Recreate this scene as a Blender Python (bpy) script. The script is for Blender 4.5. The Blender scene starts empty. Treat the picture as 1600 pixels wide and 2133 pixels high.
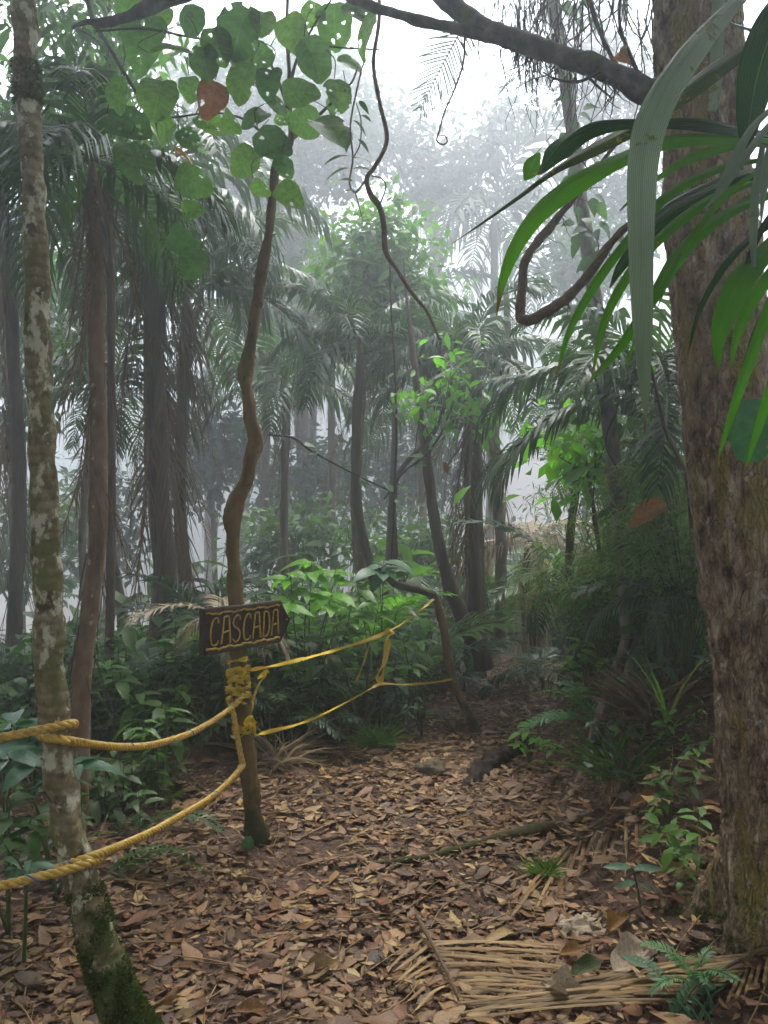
import bpy, math, random
import numpy as np
from mathutils import Vector, Matrix, noise

S = bpy.context.scene
C = S.collection
R = math.radians
random.seed(7)
RNG = np.random.default_rng(7)

# ---------------------------------------------------------------- camera, sky, sun, exposure
CAMZ, F = 1.6, 1774.0
cam_d = bpy.data.cameras.new("camera")
cam = bpy.data.objects.new("camera", cam_d)
C.objects.link(cam)
cam.location = (0, 0, CAMZ)
cam.rotation_euler = (R(90), 0, 0)
cam_d.sensor_fit = 'VERTICAL'
cam_d.angle = 2 * math.atan(1066.5 / F)
cam_d.clip_start = 0.05
cam_d.clip_end = 300
S.camera = cam

SUN_EL, SUN_AZ = R(68), R(8)          # azimuth measured from +Y towards +X
W = bpy.data.worlds.new("World")
S.world = W
W.use_nodes = True
wn, wl = W.node_tree.nodes, W.node_tree.links
sky = wn.new('ShaderNodeTexSky')
sky.sky_type = 'NISHITA'
sky.sun_disc = False
sky.sun_elevation = SUN_EL
sky.sun_rotation = SUN_AZ
sky.air_density = 1.0
sky.dust_density = 4.0
hs = wn.new('ShaderNodeHueSaturation')
hs.inputs['Saturation'].default_value = 0.38
wl.new(sky.outputs[0], hs.inputs['Color'])
wl.new(hs.outputs[0], wn['Background'].inputs['Color'])
wn['Background'].inputs['Strength'].default_value = 0.15

sun_d = bpy.data.lights.new("sun", 'SUN')
sun_d.energy = 1.5
sun_d.angle = R(25)
sun_d.color = (1.0, 0.94, 0.84)
sun = bpy.data.objects.new("sun", sun_d)
C.objects.link(sun)
sd = Vector((math.sin(SUN_AZ) * math.cos(SUN_EL), math.cos(SUN_AZ) * math.cos(SUN_EL), math.sin(SUN_EL)))
sun.rotation_euler = sd.to_track_quat('Z', 'Y').to_euler()
sun.location = (0, 0, 30)

S.view_settings.view_transform = 'Standard'
S.view_settings.look = 'None'
S.view_settings.gamma = 1
S.view_settings.exposure = 2.35
S.view_settings.use_curve_mapping = False
S.render.engine = 'CYCLES'
cy = S.cycles
cy.max_bounces = 7
cy.diffuse_bounces = 3
cy.glossy_bounces = 2
cy.transmission_bounces = 3
cy.volume_bounces = 2
cy.transparent_max_bounces = 4
cy.use_denoising = True
cy.sample_clamp_indirect = 6

SHADE_CANOPY_N = 30000
HAZE = 0.0155

# ---------------------------------------------------------------- helpers
def P(u, v, Y):
    """Point at depth Y that the photograph shows at (u, v)."""
    return Vector(((u - 800) / F * Y, Y, CAMZ - (v - 1066.5) / F * Y))

class Geo:
    def __init__(s):
        s.v, s.l, s.z, s.a, s.n = [], [], [], [], 0
    def add(s, V, Fc, A=None):
        V = np.asarray(V, dtype=np.float64).reshape(-1, 3)
        for f in Fc:
            s.l.append(np.asarray(f, dtype=np.int64) + s.n)
            s.z.append(np.array([len(f)]))
        s.v.append(V)
        s.a.append(np.zeros_like(V) if A is None else np.asarray(A, dtype=np.float64).reshape(-1, 3))
        s.n += len(V)
        return s
    def pack(s):
        if not s.v:
            return np.zeros((0, 3)), np.zeros(0, int), np.zeros(0, int), np.zeros((0, 3))
        return np.vstack(s.v), np.concatenate(s.l), np.concatenate(s.z), np.vstack(s.a)
    def inst(s, T, M, O):
        V, l, z, a = T
        M, O = np.asarray(M), np.asarray(O)
        k, n = len(O), len(V)
        if k == 0:
            return s
        s.v.append((np.einsum('kij,nj->kni', M, V) + O[:, None, :]).reshape(-1, 3))
        s.l.append((l[None, :] + (np.arange(k) * n)[:, None]).reshape(-1) + s.n)
        s.z.append(np.tile(z, k))
        s.a.append(np.tile(a, (k, 1)))
        s.n += k * n
        return s
    def mesh(s, name, smooth=True):
        V, l, z, a = s.pack()
        me = bpy.data.meshes.new(name)
        me.vertices.add(len(V))
        me.vertices.foreach_set('co', V.astype(np.float32).ravel())
        me.loops.add(len(l))
        me.loops.foreach_set('vertex_index', l.astype(np.int32))
        me.polygons.add(len(z))
        st = np.concatenate([[0], np.cumsum(z)[:-1]]) if len(z) else np.zeros(0)
        me.polygons.foreach_set('loop_start', st.astype(np.int32))
        me.polygons.foreach_set('loop_total', z.astype(np.int32))
        me.polygons.foreach_set('use_smooth', np.full(len(z), smooth, dtype=bool))
        me.update(calc_edges=True)
        at = me.attributes.new('luv', 'FLOAT_VECTOR', 'POINT')
        at.data.foreach_set('vector', a.astype(np.float32).ravel())
        me.validate()
        return me

def link(name, me, mat=None, parent=None, M=None):
    o = bpy.data.objects.new(name, me)
    C.objects.link(o)
    if mat is not None and me is not None:
        if len(me.materials) == 0:
            me.materials.append(mat)
        elif me.materials[0] != mat:
            o.material_slots[0].link = 'OBJECT'
            o.material_slots[0].material = mat
    if parent is not None:
        o.parent = parent
        o.matrix_parent_inverse = (Matrix.Translation(parent.location) if parent.type == 'EMPTY' else parent.matrix_basis).inverted()
    if M is not None:
        o.matrix_basis = M
    return o

def thing(name, label, cat, loc, group=None):
    o = bpy.data.objects.new(name, None)
    o.empty_display_size = 0.1
    C.objects.link(o)
    o.location = loc
    o['label'], o['category'] = label, cat
    if group:
        o['group'] = group
    return o

def tag(o, label, cat, group=None):
    o['label'], o['category'] = label, cat
    if group:
        o['group'] = group
    return o

def rebase(o, loc):
    """Move a single-mesh thing's origin to its base."""
    loc = Vector(loc)
    o.data.transform(Matrix.Translation(-loc))
    o.location = loc
    return o

def crom(pts, n):
    """Catmull-Rom through rows of numbers, n samples per span."""
    p = np.asarray(pts, dtype=float)
    p = np.vstack([2 * p[0] - p[1], p, 2 * p[-1] - p[-2]])
    out = []
    for i in range(1, len(p) - 2):
        for k in range(n):
            t = k / n
            a, b, c, d = p[i - 1], p[i], p[i + 1], p[i + 2]
            out.append(.5 * (2 * b + (c - a) * t + (2 * a - 5 * b + 4 * c - d) * t * t + (3 * b - a - 3 * c + d) * t ** 3))
    out.append(p[-2])
    return np.array(out)

def frames(pts):
    p = np.asarray(pts, dtype=float)
    t = np.gradient(p, axis=0)
    t /= np.linalg.norm(t, axis=1)[:, None] + 1e-9
    up = np.array([0, 1.0, 0]) if abs(t[0][1]) < .8 else np.array([1.0, 0, 0])
    n = np.cross(t[0], up); n /= np.linalg.norm(n)
    N = [n]
    for i in range(1, len(p)):
        n = N[-1] - t[i] * np.dot(N[-1], t[i])
        n /= np.linalg.norm(n) + 1e-9
        N.append(n)
    N = np.array(N)
    return t, N, np.cross(t, N)

def tube(g, pts, rad, sides=8, disp=None, cap=True):
    p = np.asarray(pts, dtype=float)
    rad = np.broadcast_to(np.asarray(rad, dtype=float), (len(p),))
    t, N, B = frames(p)
    ang = np.linspace(0, 2 * math.pi, sides, endpoint=False)
    ring = (np.cos(ang)[None, :, None] * N[:, None, :] + np.sin(ang)[None, :, None] * B[:, None, :])
    r = np.repeat(rad[:, None], sides, 1)
    if disp is not None:
        base = p[:, None, :] + ring * r[:, :, None]
        for i in range(len(p)):
            for j in range(sides):
                r[i, j] *= 1 + disp(base[i, j], i / (len(p) - 1), ang[j])
    V = (p[:, None, :] + ring * r[:, :, None]).reshape(-1, 3)
    A = np.zeros((len(p), sides, 3))
    A[:, :, 0] = ang[None, :] / (2 * math.pi)
    A[:, :, 1] = np.linspace(0, 1, len(p))[:, None]
    Fc = []
    for i in range(len(p) - 1):
        for j in range(sides):
            k = (j + 1) % sides
            Fc.append((i * sides + j, i * sides + k, (i + 1) * sides + k, (i + 1) * sides + j))
    if cap:
        Fc.append(tuple(range(sides))[::-1])
        Fc.append(tuple((len(p) - 1) * sides + j for j in range(sides)))
    g.add(V, Fc, A.reshape(-1, 3))
    return g

def pix_path(rows, n=6):
    """rows of (u, v, Y, width in photo pixels) -> world points and radii."""
    w = np.array([list(P(u, v, Y)) + [wp / 2 / F * Y] for u, v, Y, wp in rows])
    c = crom(w, n)
    return c[:, :3], np.maximum(c[:, 3], .0006)

def frame3(x, z):
    """3x3 whose X column is x and whose Z column leans towards z."""
    x = Vector(x).normalized(); z = Vector(z)
    y = z.cross(x)
    if y.length < 1e-5:
        y = Vector((0, 1, 0)).cross(x)
    y.normalize()
    z = x.cross(y)
    return Matrix((x, y, z)).transposed()

def mat4(m3, loc, s=1.0):
    M = (m3 @ Matrix.Scale(s, 3)).to_4x4() if s != 1 else m3.to_4x4()
    M.translation = Vector(loc)
    return M

def nz(p, s=1.0, o=0):
    return noise.noise(Vector((p[0] * s + o, p[1] * s + o * .7, p[2] * s - o)))

# ---------------------------------------------------------------- leaf, frond and plant shapes
PROF = {
    'ell': lambda t: math.sin(math.pi * t ** .85) ** .8,
    'lance': lambda t: math.sin(math.pi * t ** .6) ** 1.0 * (1 - .25 * t),
    'obov': lambda t: math.sin(math.pi * t ** 1.5) ** .75,
    'ovate': lambda t: math.sin(math.pi * t ** .55) ** .9,
}
def leaf_geo(L=1, W=.4, nl=6, fold=.2, droop=.3, shape='ell', wave=0., curl=0., twist=0., seed=0, nw=1):
    rr = random.Random(seed)
    g = Geo(); V = []; A = []; Fc = []
    ph = rr.random() * 6
    m = 2 * nw + 1
    for i in range(nl + 1):
        t = i / nl
        w = W / 2 * max(PROF[shape](min(max(t, .0), 1)), .03 if i < nl else .004)
        w *= 1 + wave * .35 * math.sin(ph + 9 * t)
        cx = L * t * (1 - .12 * abs(droop) * t); cz = -droop * L * t * t
        for j in range(m):
            s = (j - nw) / nw
            y = s * w
            z = fold * abs(y) + curl * y * y / max(W, 1e-6) * 2 + wave * W * .16 * math.sin(ph + 7 * t + 2.2 * s) * abs(s)
            ct, st = math.cos(twist * t), math.sin(twist * t)
            V.append((cx, y * ct - z * st, cz + y * st + z * ct)); A.append((s, t, 0))
    for i in range(nl):
        for j in range(m - 1):
            a = i * m + j
            Fc.append((a, a + 1, a + m + 1, a + m))
    g.add(V, Fc, A)
    return g

def round_leaf_geo(seed, holes=6, seg=22, rings=5):
    """Broad rounded leaf, stalk end at the origin, insect holes cut as real gaps."""
    rr = random.Random(seed)
    V = [(.5, 0, 0)]; A = [(0, .5, 0)]; Fc = []
    a0, a1, a2 = rr.random() * 6, rr.random() * 6, rr.random() * 6
    rr_c, rr_f = rr.uniform(.1, .55), rr.uniform(.05, .42)
    for k in range(1, rings + 1):
        for j in range(seg):
            th = 2 * math.pi * (j + rr.uniform(-.18, .18) * (k < rings)) / seg
            rad = .5 * k / rings * (1 + .05 * math.sin(3 * th + a0) + .03 * math.sin(7 * th + a1))
            if k < rings: rad *= 1 + rr.uniform(-.08, .08)
            x = .5 - rad * math.cos(th) * (1.02 if math.cos(th) > 0 else 1.12)
            y = rad * math.sin(th) * (.92)
            if k == rings:
                x += .06 * max(0, math.cos(th)) ** 8
                x += .05 * max(0, -math.cos(th)) ** 10
                y *= 1 + rr.uniform(-.03, .02)
            z = -rr_c * (x - .2) ** 2 + rr_f * abs(y) * (1 - .4 * abs(y)) + .035 * math.sin(5 * x + a2) * math.sin(8 * y + a1)
            V.append((x, y, z)); A.append((y / .46, x, 0))
    idx = lambda k, j: 1 + (k - 1) * seg + j % seg
    for j in range(seg):
        Fc.append((0, idx(1, j), idx(1, j + 1)))
    for k in range(1, rings):
        for j in range(seg):
            Fc.append((idx(k, j), idx(k + 1, j), idx(k + 1, j + 1), idx(k, j + 1)))
    body = list(range(seg, len(Fc)))
    rr.shuffle(body)
    drop = set(body[:holes])
    g = Geo(); g.add(V, [f for i, f in enumerate(Fc) if i not in drop], A)
    return g

def frond_geo(th0, th1, L=1.0, n=34, ll=.3, lw=.014, hang=.7, fwd=35, seed=0, miss=.0, vee=.15, rw=.009, side_curve=0.):
    """Feather frond from the origin along +X, arching from th0 to th1 degrees; leaflets share the rachis vertices."""
    rr = random.Random(seed)
    V = []; A = []; Fc = []
    st = n * 2 + 2
    pos = np.zeros(3); pts = []; tans = []
    for i in range(st + 1):
        t = i / st
        th = R(th0 + (th1 - th0) * t ** 1.15)
        yw = side_curve * t * t
        d = np.array([math.cos(th) * math.cos(yw), math.cos(th) * math.sin(yw), math.sin(th)])
        pts.append(pos.copy()); tans.append(d)
        pos = pos + d * L / st
    for i in range(st + 1):
        t = i / st; w = rw * L * (1 - .85 * t)
        d = tans[i]; sd_ = np.array([-d[1], d[0], 0]); sd_ /= np.linalg.norm(sd_) + 1e-9
        for q, zz in ((-1, 0), (0, w * .8), (1, 0)):
            V.append(pts[i] + sd_ * q * w + np.array([0, 0, zz])); A.append((q * .1, t, 1))
    for i in range(st):
        a = i * 3
        Fc += [(a, a + 1, a + 4, a + 3), (a + 1, a + 2, a + 5, a + 4)]
    for i in range(2, st, 2):
        t = i / st
        if t < .08: continue
        for side in (-1, 1):
            if rr.random() < miss: continue
            env = max(0.12, math.sin(math.pi * (.16 + .8 * t)) ** .6)
            l = ll * L * env * rr.uniform(.85, 1.1)
            d = tans[i]; sv = np.array([-d[1], d[0], 0]); sv /= np.linalg.norm(sv) + 1e-9
            f = R(fwd + 25 * t + rr.uniform(-9, 9))
            dr = sv * side * math.cos(f) + d * math.sin(f) + np.array([0, 0, vee + rr.uniform(-.12, .12)])
            dr /= np.linalg.norm(dr)
            dn = np.array([0, 0, -1.0]); h = hang * rr.uniform(.7, 1.3)
            b0 = i * 3 + (0 if side < 0 else 2); b1 = b0 + 3
            p0 = (np.array(V[b0]) + np.array(V[b1])) / 2
            p1 = p0 + dr * l * .3
            e = dr + dn * h * .6; e /= np.linalg.norm(e)
            p2 = p1 + e * l * .35
            e = dr * .7 + dn * h * 1.5 + 1e-6; e /= np.linalg.norm(e)
            p3 = p2 + e * l * .35
            hw = lw * L * rr.uniform(.8, 1.2)
            k = len(V)
            V += [p1 - d * hw, p1 + d * hw, p2 - d * hw * .8, p2 + d * hw * .8, p3]
            A += [(-1, .3, 0), (1, .3, 0), (-1, .65, 0), (1, .65, 0), (0, 1, 0)]
            Fc += [(b0, b1, k + 1, k), (k, k + 1, k + 3, k + 2), (k + 2, k + 3, k + 4)]
    g = Geo(); g.add(np.array(V), Fc, A)
    return g

# ---------------------------------------------------------------- materials
class NT:
    def __init__(s, name):
        s.m = bpy.data.materials.new(name); s.m.use_nodes = True
        s.t = s.m.node_tree; s.b = s.t.nodes['Principled BSDF']; s.o = s.t.nodes['Material Output']
    def n(s, typ, **kw):
        x = s.t.nodes.new(typ)
        for k, v in kw.items():
            if k in x.inputs: x.inputs[k].default_value = v
            else: setattr(x, k, v)
        return x
    def l(s, a, b): s.t.links.new(a, b)
    def math(s, op, a, b=None):
        x = s.n('ShaderNodeMath', operation=op)
        for i, q in enumerate((a, b)):
            if q is None: continue
            if isinstance(q, (int, float)): x.inputs[i].default_value = q
            else: s.l(q, x.inputs[i])
        return x.outputs[0]
    def ramp(s, fac, stops, interp='LINEAR'):
        x = s.n('ShaderNodeValToRGB'); cr = x.color_ramp; cr.interpolation = interp
        while len(cr.elements) < len(stops): cr.elements.new(.5)
        for e, (p, c) in zip(cr.elements, stops):
            e.position = p; e.color = (c[0], c[1], c[2], 1) if hasattr(c, '__len__') else (c, c, c, 1)
        s.l(fac, x.inputs[0]); return x.outputs[0]
    def mix(s, fac, a, b, blend='MIX'):
        x = s.n('ShaderNodeMix', data_type='RGBA', blend_type=blend)
        for q, i in ((fac, 0), (a, 6), (b, 7)):
            if isinstance(q, (int, float)): x.inputs[i].default_value = q
            elif isinstance(q, tuple): x.inputs[i].default_value = (*q, 1)
            else: s.l(q, x.inputs[i])
        return x.outputs[2]
    def coord(s, scale=(1, 1, 1), which='Object'):
        tc = s.n('ShaderNodeTexCoord'); mp = s.n('ShaderNodeMapping')
        mp.inputs['Scale'].default_value = scale
        s.l(tc.outputs[which], mp.inputs[0]); return mp.outputs[0]
    def noise(s, vec, scale, detail=4, rough=.55):
        x = s.n('ShaderNodeTexNoise', Scale=scale, Detail=detail, Roughness=rough); s.l(vec, x.inputs['Vector']); return x.outputs[0]
    def rnd(s):
        a = s.n('ShaderNodeObjectInfo').outputs['Random']; b = s.n('ShaderNodeNewGeometry').outputs['Random Per Island']
        return s.math('FRACT', s.math('ADD', a, b))
    def bump(s, h, strength=.5, dist=.01):
        x = s.n('ShaderNodeBump', Strength=strength, Distance=dist); s.l(h, x.inputs['Height']); s.l(x.outputs[0], s.b.inputs['Normal'])

def leaf_mat(name, stops, trans=.35, rough=.42, veins=0., spots=None, nscale=9., ribs=0., tmul=(1.5, 1.9, .6), spec=.2):
    k = NT(name)
    col = k.ramp(k.rnd(), [(i / max(1, len(stops) - 1), c) for i, c in enumerate(stops)])
    oc = k.coord()
    n1 = k.noise(oc, nscale, 3)
    col = k.mix(.75, col, k.ramp(n1, [(.3, .6), (.7, 1.25)]), 'MULTIPLY')
    at = k.n('ShaderNodeAttribute', attribute_name='luv')
    sp = k.n('ShaderNodeSeparateXYZ'); k.l(at.outputs['Vector'], sp.inputs[0])
    ax = k.math('ABSOLUTE', sp.outputs[0])
    if veins:
        w = k.math('FRACT', k.math('MULTIPLY', k.math('SUBTRACT', sp.outputs[1], k.math('MULTIPLY', ax, .28)), 7.0))
        line = k.ramp(k.math('ABSOLUTE', k.math('SUBTRACT', w, .5)), [(0.0, 1.0), (.09, 0.0)])
        mid = k.ramp(ax, [(0.0, 1.0), (.05, 0.0)])
        vv = k.math('MULTIPLY', k.math('MAXIMUM', line, mid), veins)
        lighter = k.mix(1.0, col, (1.9, 1.7, 1.5), 'MULTIPLY')
        col = k.mix(vv, col, lighter)
        k.bump(k.math('MULTIPLY', vv, -1.0), .4, .004)
    if ribs:
        w = k.math('FRACT', k.math('MULTIPLY', sp.outputs[0], ribs))
        h = k.math('ABSOLUTE', k.math('SUBTRACT', w, .5))
        col = k.mix(.75, col, k.ramp(h, [(0., .55), (.5, 1.3)]), 'MULTIPLY')
        k.bump(h, .7, .004)
    if ribs:
        col = k.mix(k.ramp(k.math('ADD', sp.outputs[1], k.math('MULTIPLY', k.math('SUBTRACT', n1, .5), .12)), [(.90, 0.), (.95, 1.)]), col, (.11, .065, .025))
        col = k.mix(k.ramp(ax, [(.0, .55), (.05, 0.)]), col, (.14, .20, .05))
    if spots:
        n2 = k.noise(oc, spots[1], 5, .7)
        col = k.mix(k.ramp(n2, [(spots[2], 0.), (spots[2] + .05, 1.)]), col, spots[0])
    k.l(col, k.b.inputs['Base Color'])
    k.b.inputs['Roughness'].default_value = rough
    k.b.inputs['Specular IOR Level'].default_value = spec
    tr = k.n('ShaderNodeBsdfTranslucent'); k.l(k.mix(1., col, tmul, 'MULTIPLY'), tr.inputs[0])
    mx = k.n('ShaderNodeMixShader', Fac=trans)
    k.l(k.b.outputs[0], mx.inputs[1]); k.l(tr.outputs[0], mx.inputs[2]); k.l(mx.outputs[0], k.o.inputs[0])
    return k.m

def bark_mat(name, base, patches, scale=9., zs=.5, bump=.6, bdist=.01, rough=.85, moss=None, rings=0., flakes=0.):
    """base ramp stops; patches [(colour, scale, threshold, z stretch)]; moss (colour, z low, z high)."""
    k = NT(name)
    oc = k.coord((1, 1, zs))
    n1 = k.noise(oc, scale, 6, .65)
    col = k.ramp(n1, [(.28 + .44 * i / max(1, len(base) - 1), c) for i, c in enumerate(base)])
    h = n1
    if rings:
        wv = k.n('ShaderNodeTexWave', wave_type='BANDS', bands_direction='Z', Scale=rings, Distortion=3.5, Detail=3)
        wv.inputs['Detail Scale'].default_value = 2.
        k.l(k.coord(), wv.inputs['Vector'])
        col = k.mix(.4, col, k.ramp(wv.outputs['Fac'], [(.1, .5), (.5, 1.1)]), 'MULTIPLY')
        h = k.math('ADD', h, k.math('MULTIPLY', wv.outputs['Fac'], .5))
    if flakes:
        wob = k.n('ShaderNodeTexNoise', Scale=9., Detail=3.); k.l(k.coord((1, 1, .5)), wob.inputs['Vector'])
        va = k.n('ShaderNodeVectorMath', operation='MULTIPLY_ADD'); va.inputs[1].default_value = (.16, .16, .16)
        k.l(wob.outputs['Color'], va.inputs[0]); k.l(k.coord((1, 1, .22)), va.inputs[2])
        vo = k.n('ShaderNodeTexVoronoi', Scale=flakes); k.l(va.outputs[0], vo.inputs['Vector'])
        ve = k.n('ShaderNodeTexVoronoi', feature='DISTANCE_TO_EDGE', Scale=flakes); k.l(va.outputs[0], ve.inputs['Vector'])
        sc_ = k.n('ShaderNodeSeparateColor'); k.l(vo.outputs['Color'], sc_.inputs[0])
        col = k.mix(.6, col, k.ramp(sc_.outputs[0], [(0., .6), (.5, .95), (1., 1.45)]), 'MULTIPLY')
        h = k.math('ADD', h, k.math('MULTIPLY', k.ramp(ve.outputs['Distance'], [(0., 0.), (.12, 1.)]), .45))
    for c, sc, th, pz in patches:
        n2 = k.noise(k.coord((1, 1, pz)), sc, 5, .6)
        col = k.mix(k.ramp(n2, [(th, 0.), (th + .07, 1.)]), col, c)
    if moss:
        c, z0, z1 = moss
        sp = k.n('ShaderNodeSeparateXYZ'); k.l(k.n('ShaderNodeTexCoord').outputs['Object'], sp.inputs[0])
        mr = k.n('ShaderNodeMapRange'); mr.inputs[1].default_value = z0; mr.inputs[2].default_value = z1
        mr.inputs[3].default_value = .75; mr.inputs[4].default_value = 0.
        k.l(sp.outputs[2], mr.inputs[0])
        n3 = k.noise(k.coord(), 14, 5, .7)
        f = k.ramp(k.math('ADD', mr.outputs[0], k.math('SUBTRACT', n3, .5)), [(.42, 0.), (.6, 1.)])
        col = k.mix(f, col, c)
    k.l(col, k.b.inputs['Base Color'])
    k.b.inputs['Roughness'].default_value = rough; k.b.inputs['Specular IOR Level'].default_value = .15
    fine = k.noise(k.coord((1, 1, zs)), scale * 5, 4, .7)
    k.bump(k.math('ADD', h, k.math('MULTIPLY', fine, .4)), bump, bdist)
    return k.m

def plain_mat(name, c1, c2, scale=20., rough=.8, bump=.3, stretch=(1, 1, 1), bdist=.004):
    k = NT(name)
    n = k.noise(k.coord(stretch), scale, 5, .6)
    k.l(k.ramp(n, [(.3, c1), (.7, c2)]), k.b.inputs['Base Color'])
    k.b.inputs['Roughness'].default_value = rough; k.b.inputs['Specular IOR Level'].default_value = .2
    if bump: k.bump(n, bump, bdist)
    return k.m

M = {}
M['palm'] = leaf_mat('palm_leaf', [(.016, .036, .014), (.03, .06, .018), (.022, .046, .02)], .3, .4, nscale=3)
M['palm_blue'] = leaf_mat('palm_leaf_bluish', [(.03, .055, .038), (.045, .075, .045)], .3, .35, nscale=3)
M['dry'] = leaf_mat('dry_palm_leaf', [(.10, .065, .04), (.16, .11, .07), (.07, .045, .03)], .25, .7, nscale=4, tmul=(1.2, 1., .7))
M['pale_dry'] = leaf_mat('pale_dry_leaf', [(.26, .21, .14), (.34, .28, .2)], .25, .6, nscale=4, tmul=(1.1, 1., .8))
M['straw'] = leaf_mat('straw_leaflet', [(.17, .10, .04), (.29, .19, .085), (.10, .06, .025), (.23, .14, .055)], .12, .6, nscale=8, tmul=(1.1, 1., .7))
M['round'] = leaf_mat('round_leaf', [(.03, .066, .024), (.055, .11, .030), (.09, .16, .035), (.035, .075, .03)], .52, .45, veins=.5, nscale=5, tmul=(1.35, 1.7, .8))
M['redleaf'] = leaf_mat('red_old_leaf', [(.17, .08, .04), (.22, .12, .05)], .4, .45, veins=.4, nscale=6, tmul=(1.3, 1.0, .6), spots=((.09, .07, .03), 18., .55))
M['brownleaf'] = leaf_mat('brown_old_leaf', [(.16, .08, .03), (.24, .13, .04)], .3, .55, veins=.3, tmul=(1.3, 1., .6))
M['bright'] = leaf_mat('bright_leaf', [(.07, .19, .018), (.11, .26, .022), (.085, .21, .02)], .45, .4, veins=.35, nscale=6)
M['mid'] = leaf_mat('mid_leaf', [(.045, .105, .018), (.08, .165, .024), (.05, .115, .028)], .38, .38, nscale=4)
M['dark'] = leaf_mat('dark_leaf', [(.026, .062, .015), (.05, .10, .018), (.032, .07, .022)], .38, .42, nscale=4)
M['bluish'] = leaf_mat('bluish_leaf', [(.04, .095, .05), (.06, .13, .065)], .28, .36, veins=.3, nscale=6, tmul=(1.1, 1.5, .8))
M['fern'] = leaf_mat('fern_leaf', [(.06, .15, .055), (.085, .20, .075)], .3, .4, nscale=5, tmul=(1.3, 1.6, .7))
M['grass'] = leaf_mat('bamboo_grass_leaf', [(.045, .105, .018), (.08, .165, .024), (.11, .19, .032), (.14, .13, .045)], .42, .45, nscale=3)
M['strap'] = leaf_mat('strap_leaf', [(.045, .125, .008), (.08, .19, .014)], .52, .5, spec=.12, spots=((.20, .15, .03), 16., .66), ribs=7., nscale=5, tmul=(1.4, 2.0, .5))
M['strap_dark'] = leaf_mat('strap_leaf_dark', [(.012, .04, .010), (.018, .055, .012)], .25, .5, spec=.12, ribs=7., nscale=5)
M['strap_grey'] = leaf_mat('strap_leaf_grey', [(.16, .20, .15), (.19, .23, .17)], .3, .45, ribs=8., nscale=3, spots=((.09, .10, .02), 14., .60), tmul=(1., 1.2, .7))
M['strap_old'] = leaf_mat('strap_leaf_yellowing', [(.035, .055, .014), (.05, .06, .014)], .25, .45, ribs=6., spots=((.22, .16, .02), 26., .62))
M['litter'] = leaf_mat('leaf_litter', [(.09, .045, .021), (.17, .088, .038), (.05, .025, .013), (.26, .155, .068), (.13, .054, .026), (.33, .225, .09), (.09, .053, .026), (.17, .075, .037), (.03, .016, .009), (.21, .125, .063)], .1, .5, nscale=22, veins=.2, tmul=(1.2, 1., .7), spots=((.05, .03, .02), 60., .66))
M['greyleaf'] = leaf_mat('grey_dry_leaf', [(.22, .165, .11), (.30, .235, .165)], .12, .7, veins=.4, nscale=14, tmul=(1., .9, .7), spots=((.09, .06, .04), 30., .6))
M['vine_leaf'] = leaf_mat('vine_leaf', [(.03, .07, .022), (.05, .10, .03)], .42, .4, veins=.3)
M['misty'] = leaf_mat('far_leaf', [(.022, .042, .022), (.035, .06, .028)], .3, .5, nscale=1.)

M['lichen'] = bark_mat('lichen_bark', [(.055, .042, .020), (.14, .105, .055), (.23, .19, .12)],
    [((.10, .095, .035), 7., .50, .6), ((.34, .31, .22), 17., .53, .7), ((.055, .038, .018), 19., .60, .9), ((.42, .40, .34), 30., .66, 1.)], 20, .7, .8, .006, rings=9., moss=((.035, .05, .008), .0, 1.0))
M['slender'] = bark_mat('slender_bark', [(.08, .046, .026), (.14, .088, .052), (.19, .13, .08)], [((.27, .24, .18), 20., .62, .8)], 16, .5, .6, .004)
M['dark_bark'] = bark_mat('dark_fibrous_bark', [(.035, .025, .019), (.08, .055, .042), (.13, .092, .07)], [], 12, .12, .9, .012)
M['pole'] = bark_mat('pole_bark', [(.05, .03, .012), (.11, .068, .026), (.17, .11, .045)], [((.085, .075, .022), 9., .56, .4), ((.04, .022, .010), 24., .6, .6)], 16, .35, .7, .005, moss=((.03, .032, .010), -.1, .75))
M['big_bark'] = bark_mat('flaky_bark', [(.04, .024, .015), (.16, .102, .064), (.32, .225, .145), (.50, .40, .30)],
    [((.24, .18, .06), 10., .53, .2), ((.36, .32, .27), 23., .63, .6), ((.05, .03, .02), 17., .63, .25)], 26, .42, 1., .02, moss=((.045, .048, .010), -.1, .95), flakes=58.)
M['limb'] = bark_mat('limb_bark', [(.02, .016, .014), (.05, .042, .034), (.10, .085, .07)], [((.06, .07, .02), 9., .58, 1.)], 18, .8, .8, .008)
M['pale_bark'] = bark_mat('pale_spotted_bark', [(.07, .06, .045), (.14, .12, .09), (.22, .19, .15)], [((.05, .07, .025), 8., .6, .5)], 14, .5, .6, .005)
M['vine'] = plain_mat('vine_bark', (.05, .032, .018), (.12, .08, .045), 40, .85, .5)
M['twig'] = plain_mat('twig_bark', (.022, .016, .012), (.06, .045, .032), 40, .85, .4)
M['green_stem'] = plain_mat('green_stem', (.03, .05, .015), (.07, .09, .03), 20, .6, .2)
M['moss'] = leaf_mat('moss', [(.03, .045, .008), (.06, .075, .014), (.04, .05, .012)], .3, .8, nscale=8)
M['rock'] = plain_mat('mossy_rock', (.045, .035, .022), (.12, .095, .06), 14, .9, .8, bdist=.02)
M['root'] = plain_mat('dark_root', (.006, .004, .003), (.026, .016, .010), 14, .9, .9, bdist=.02)

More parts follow.
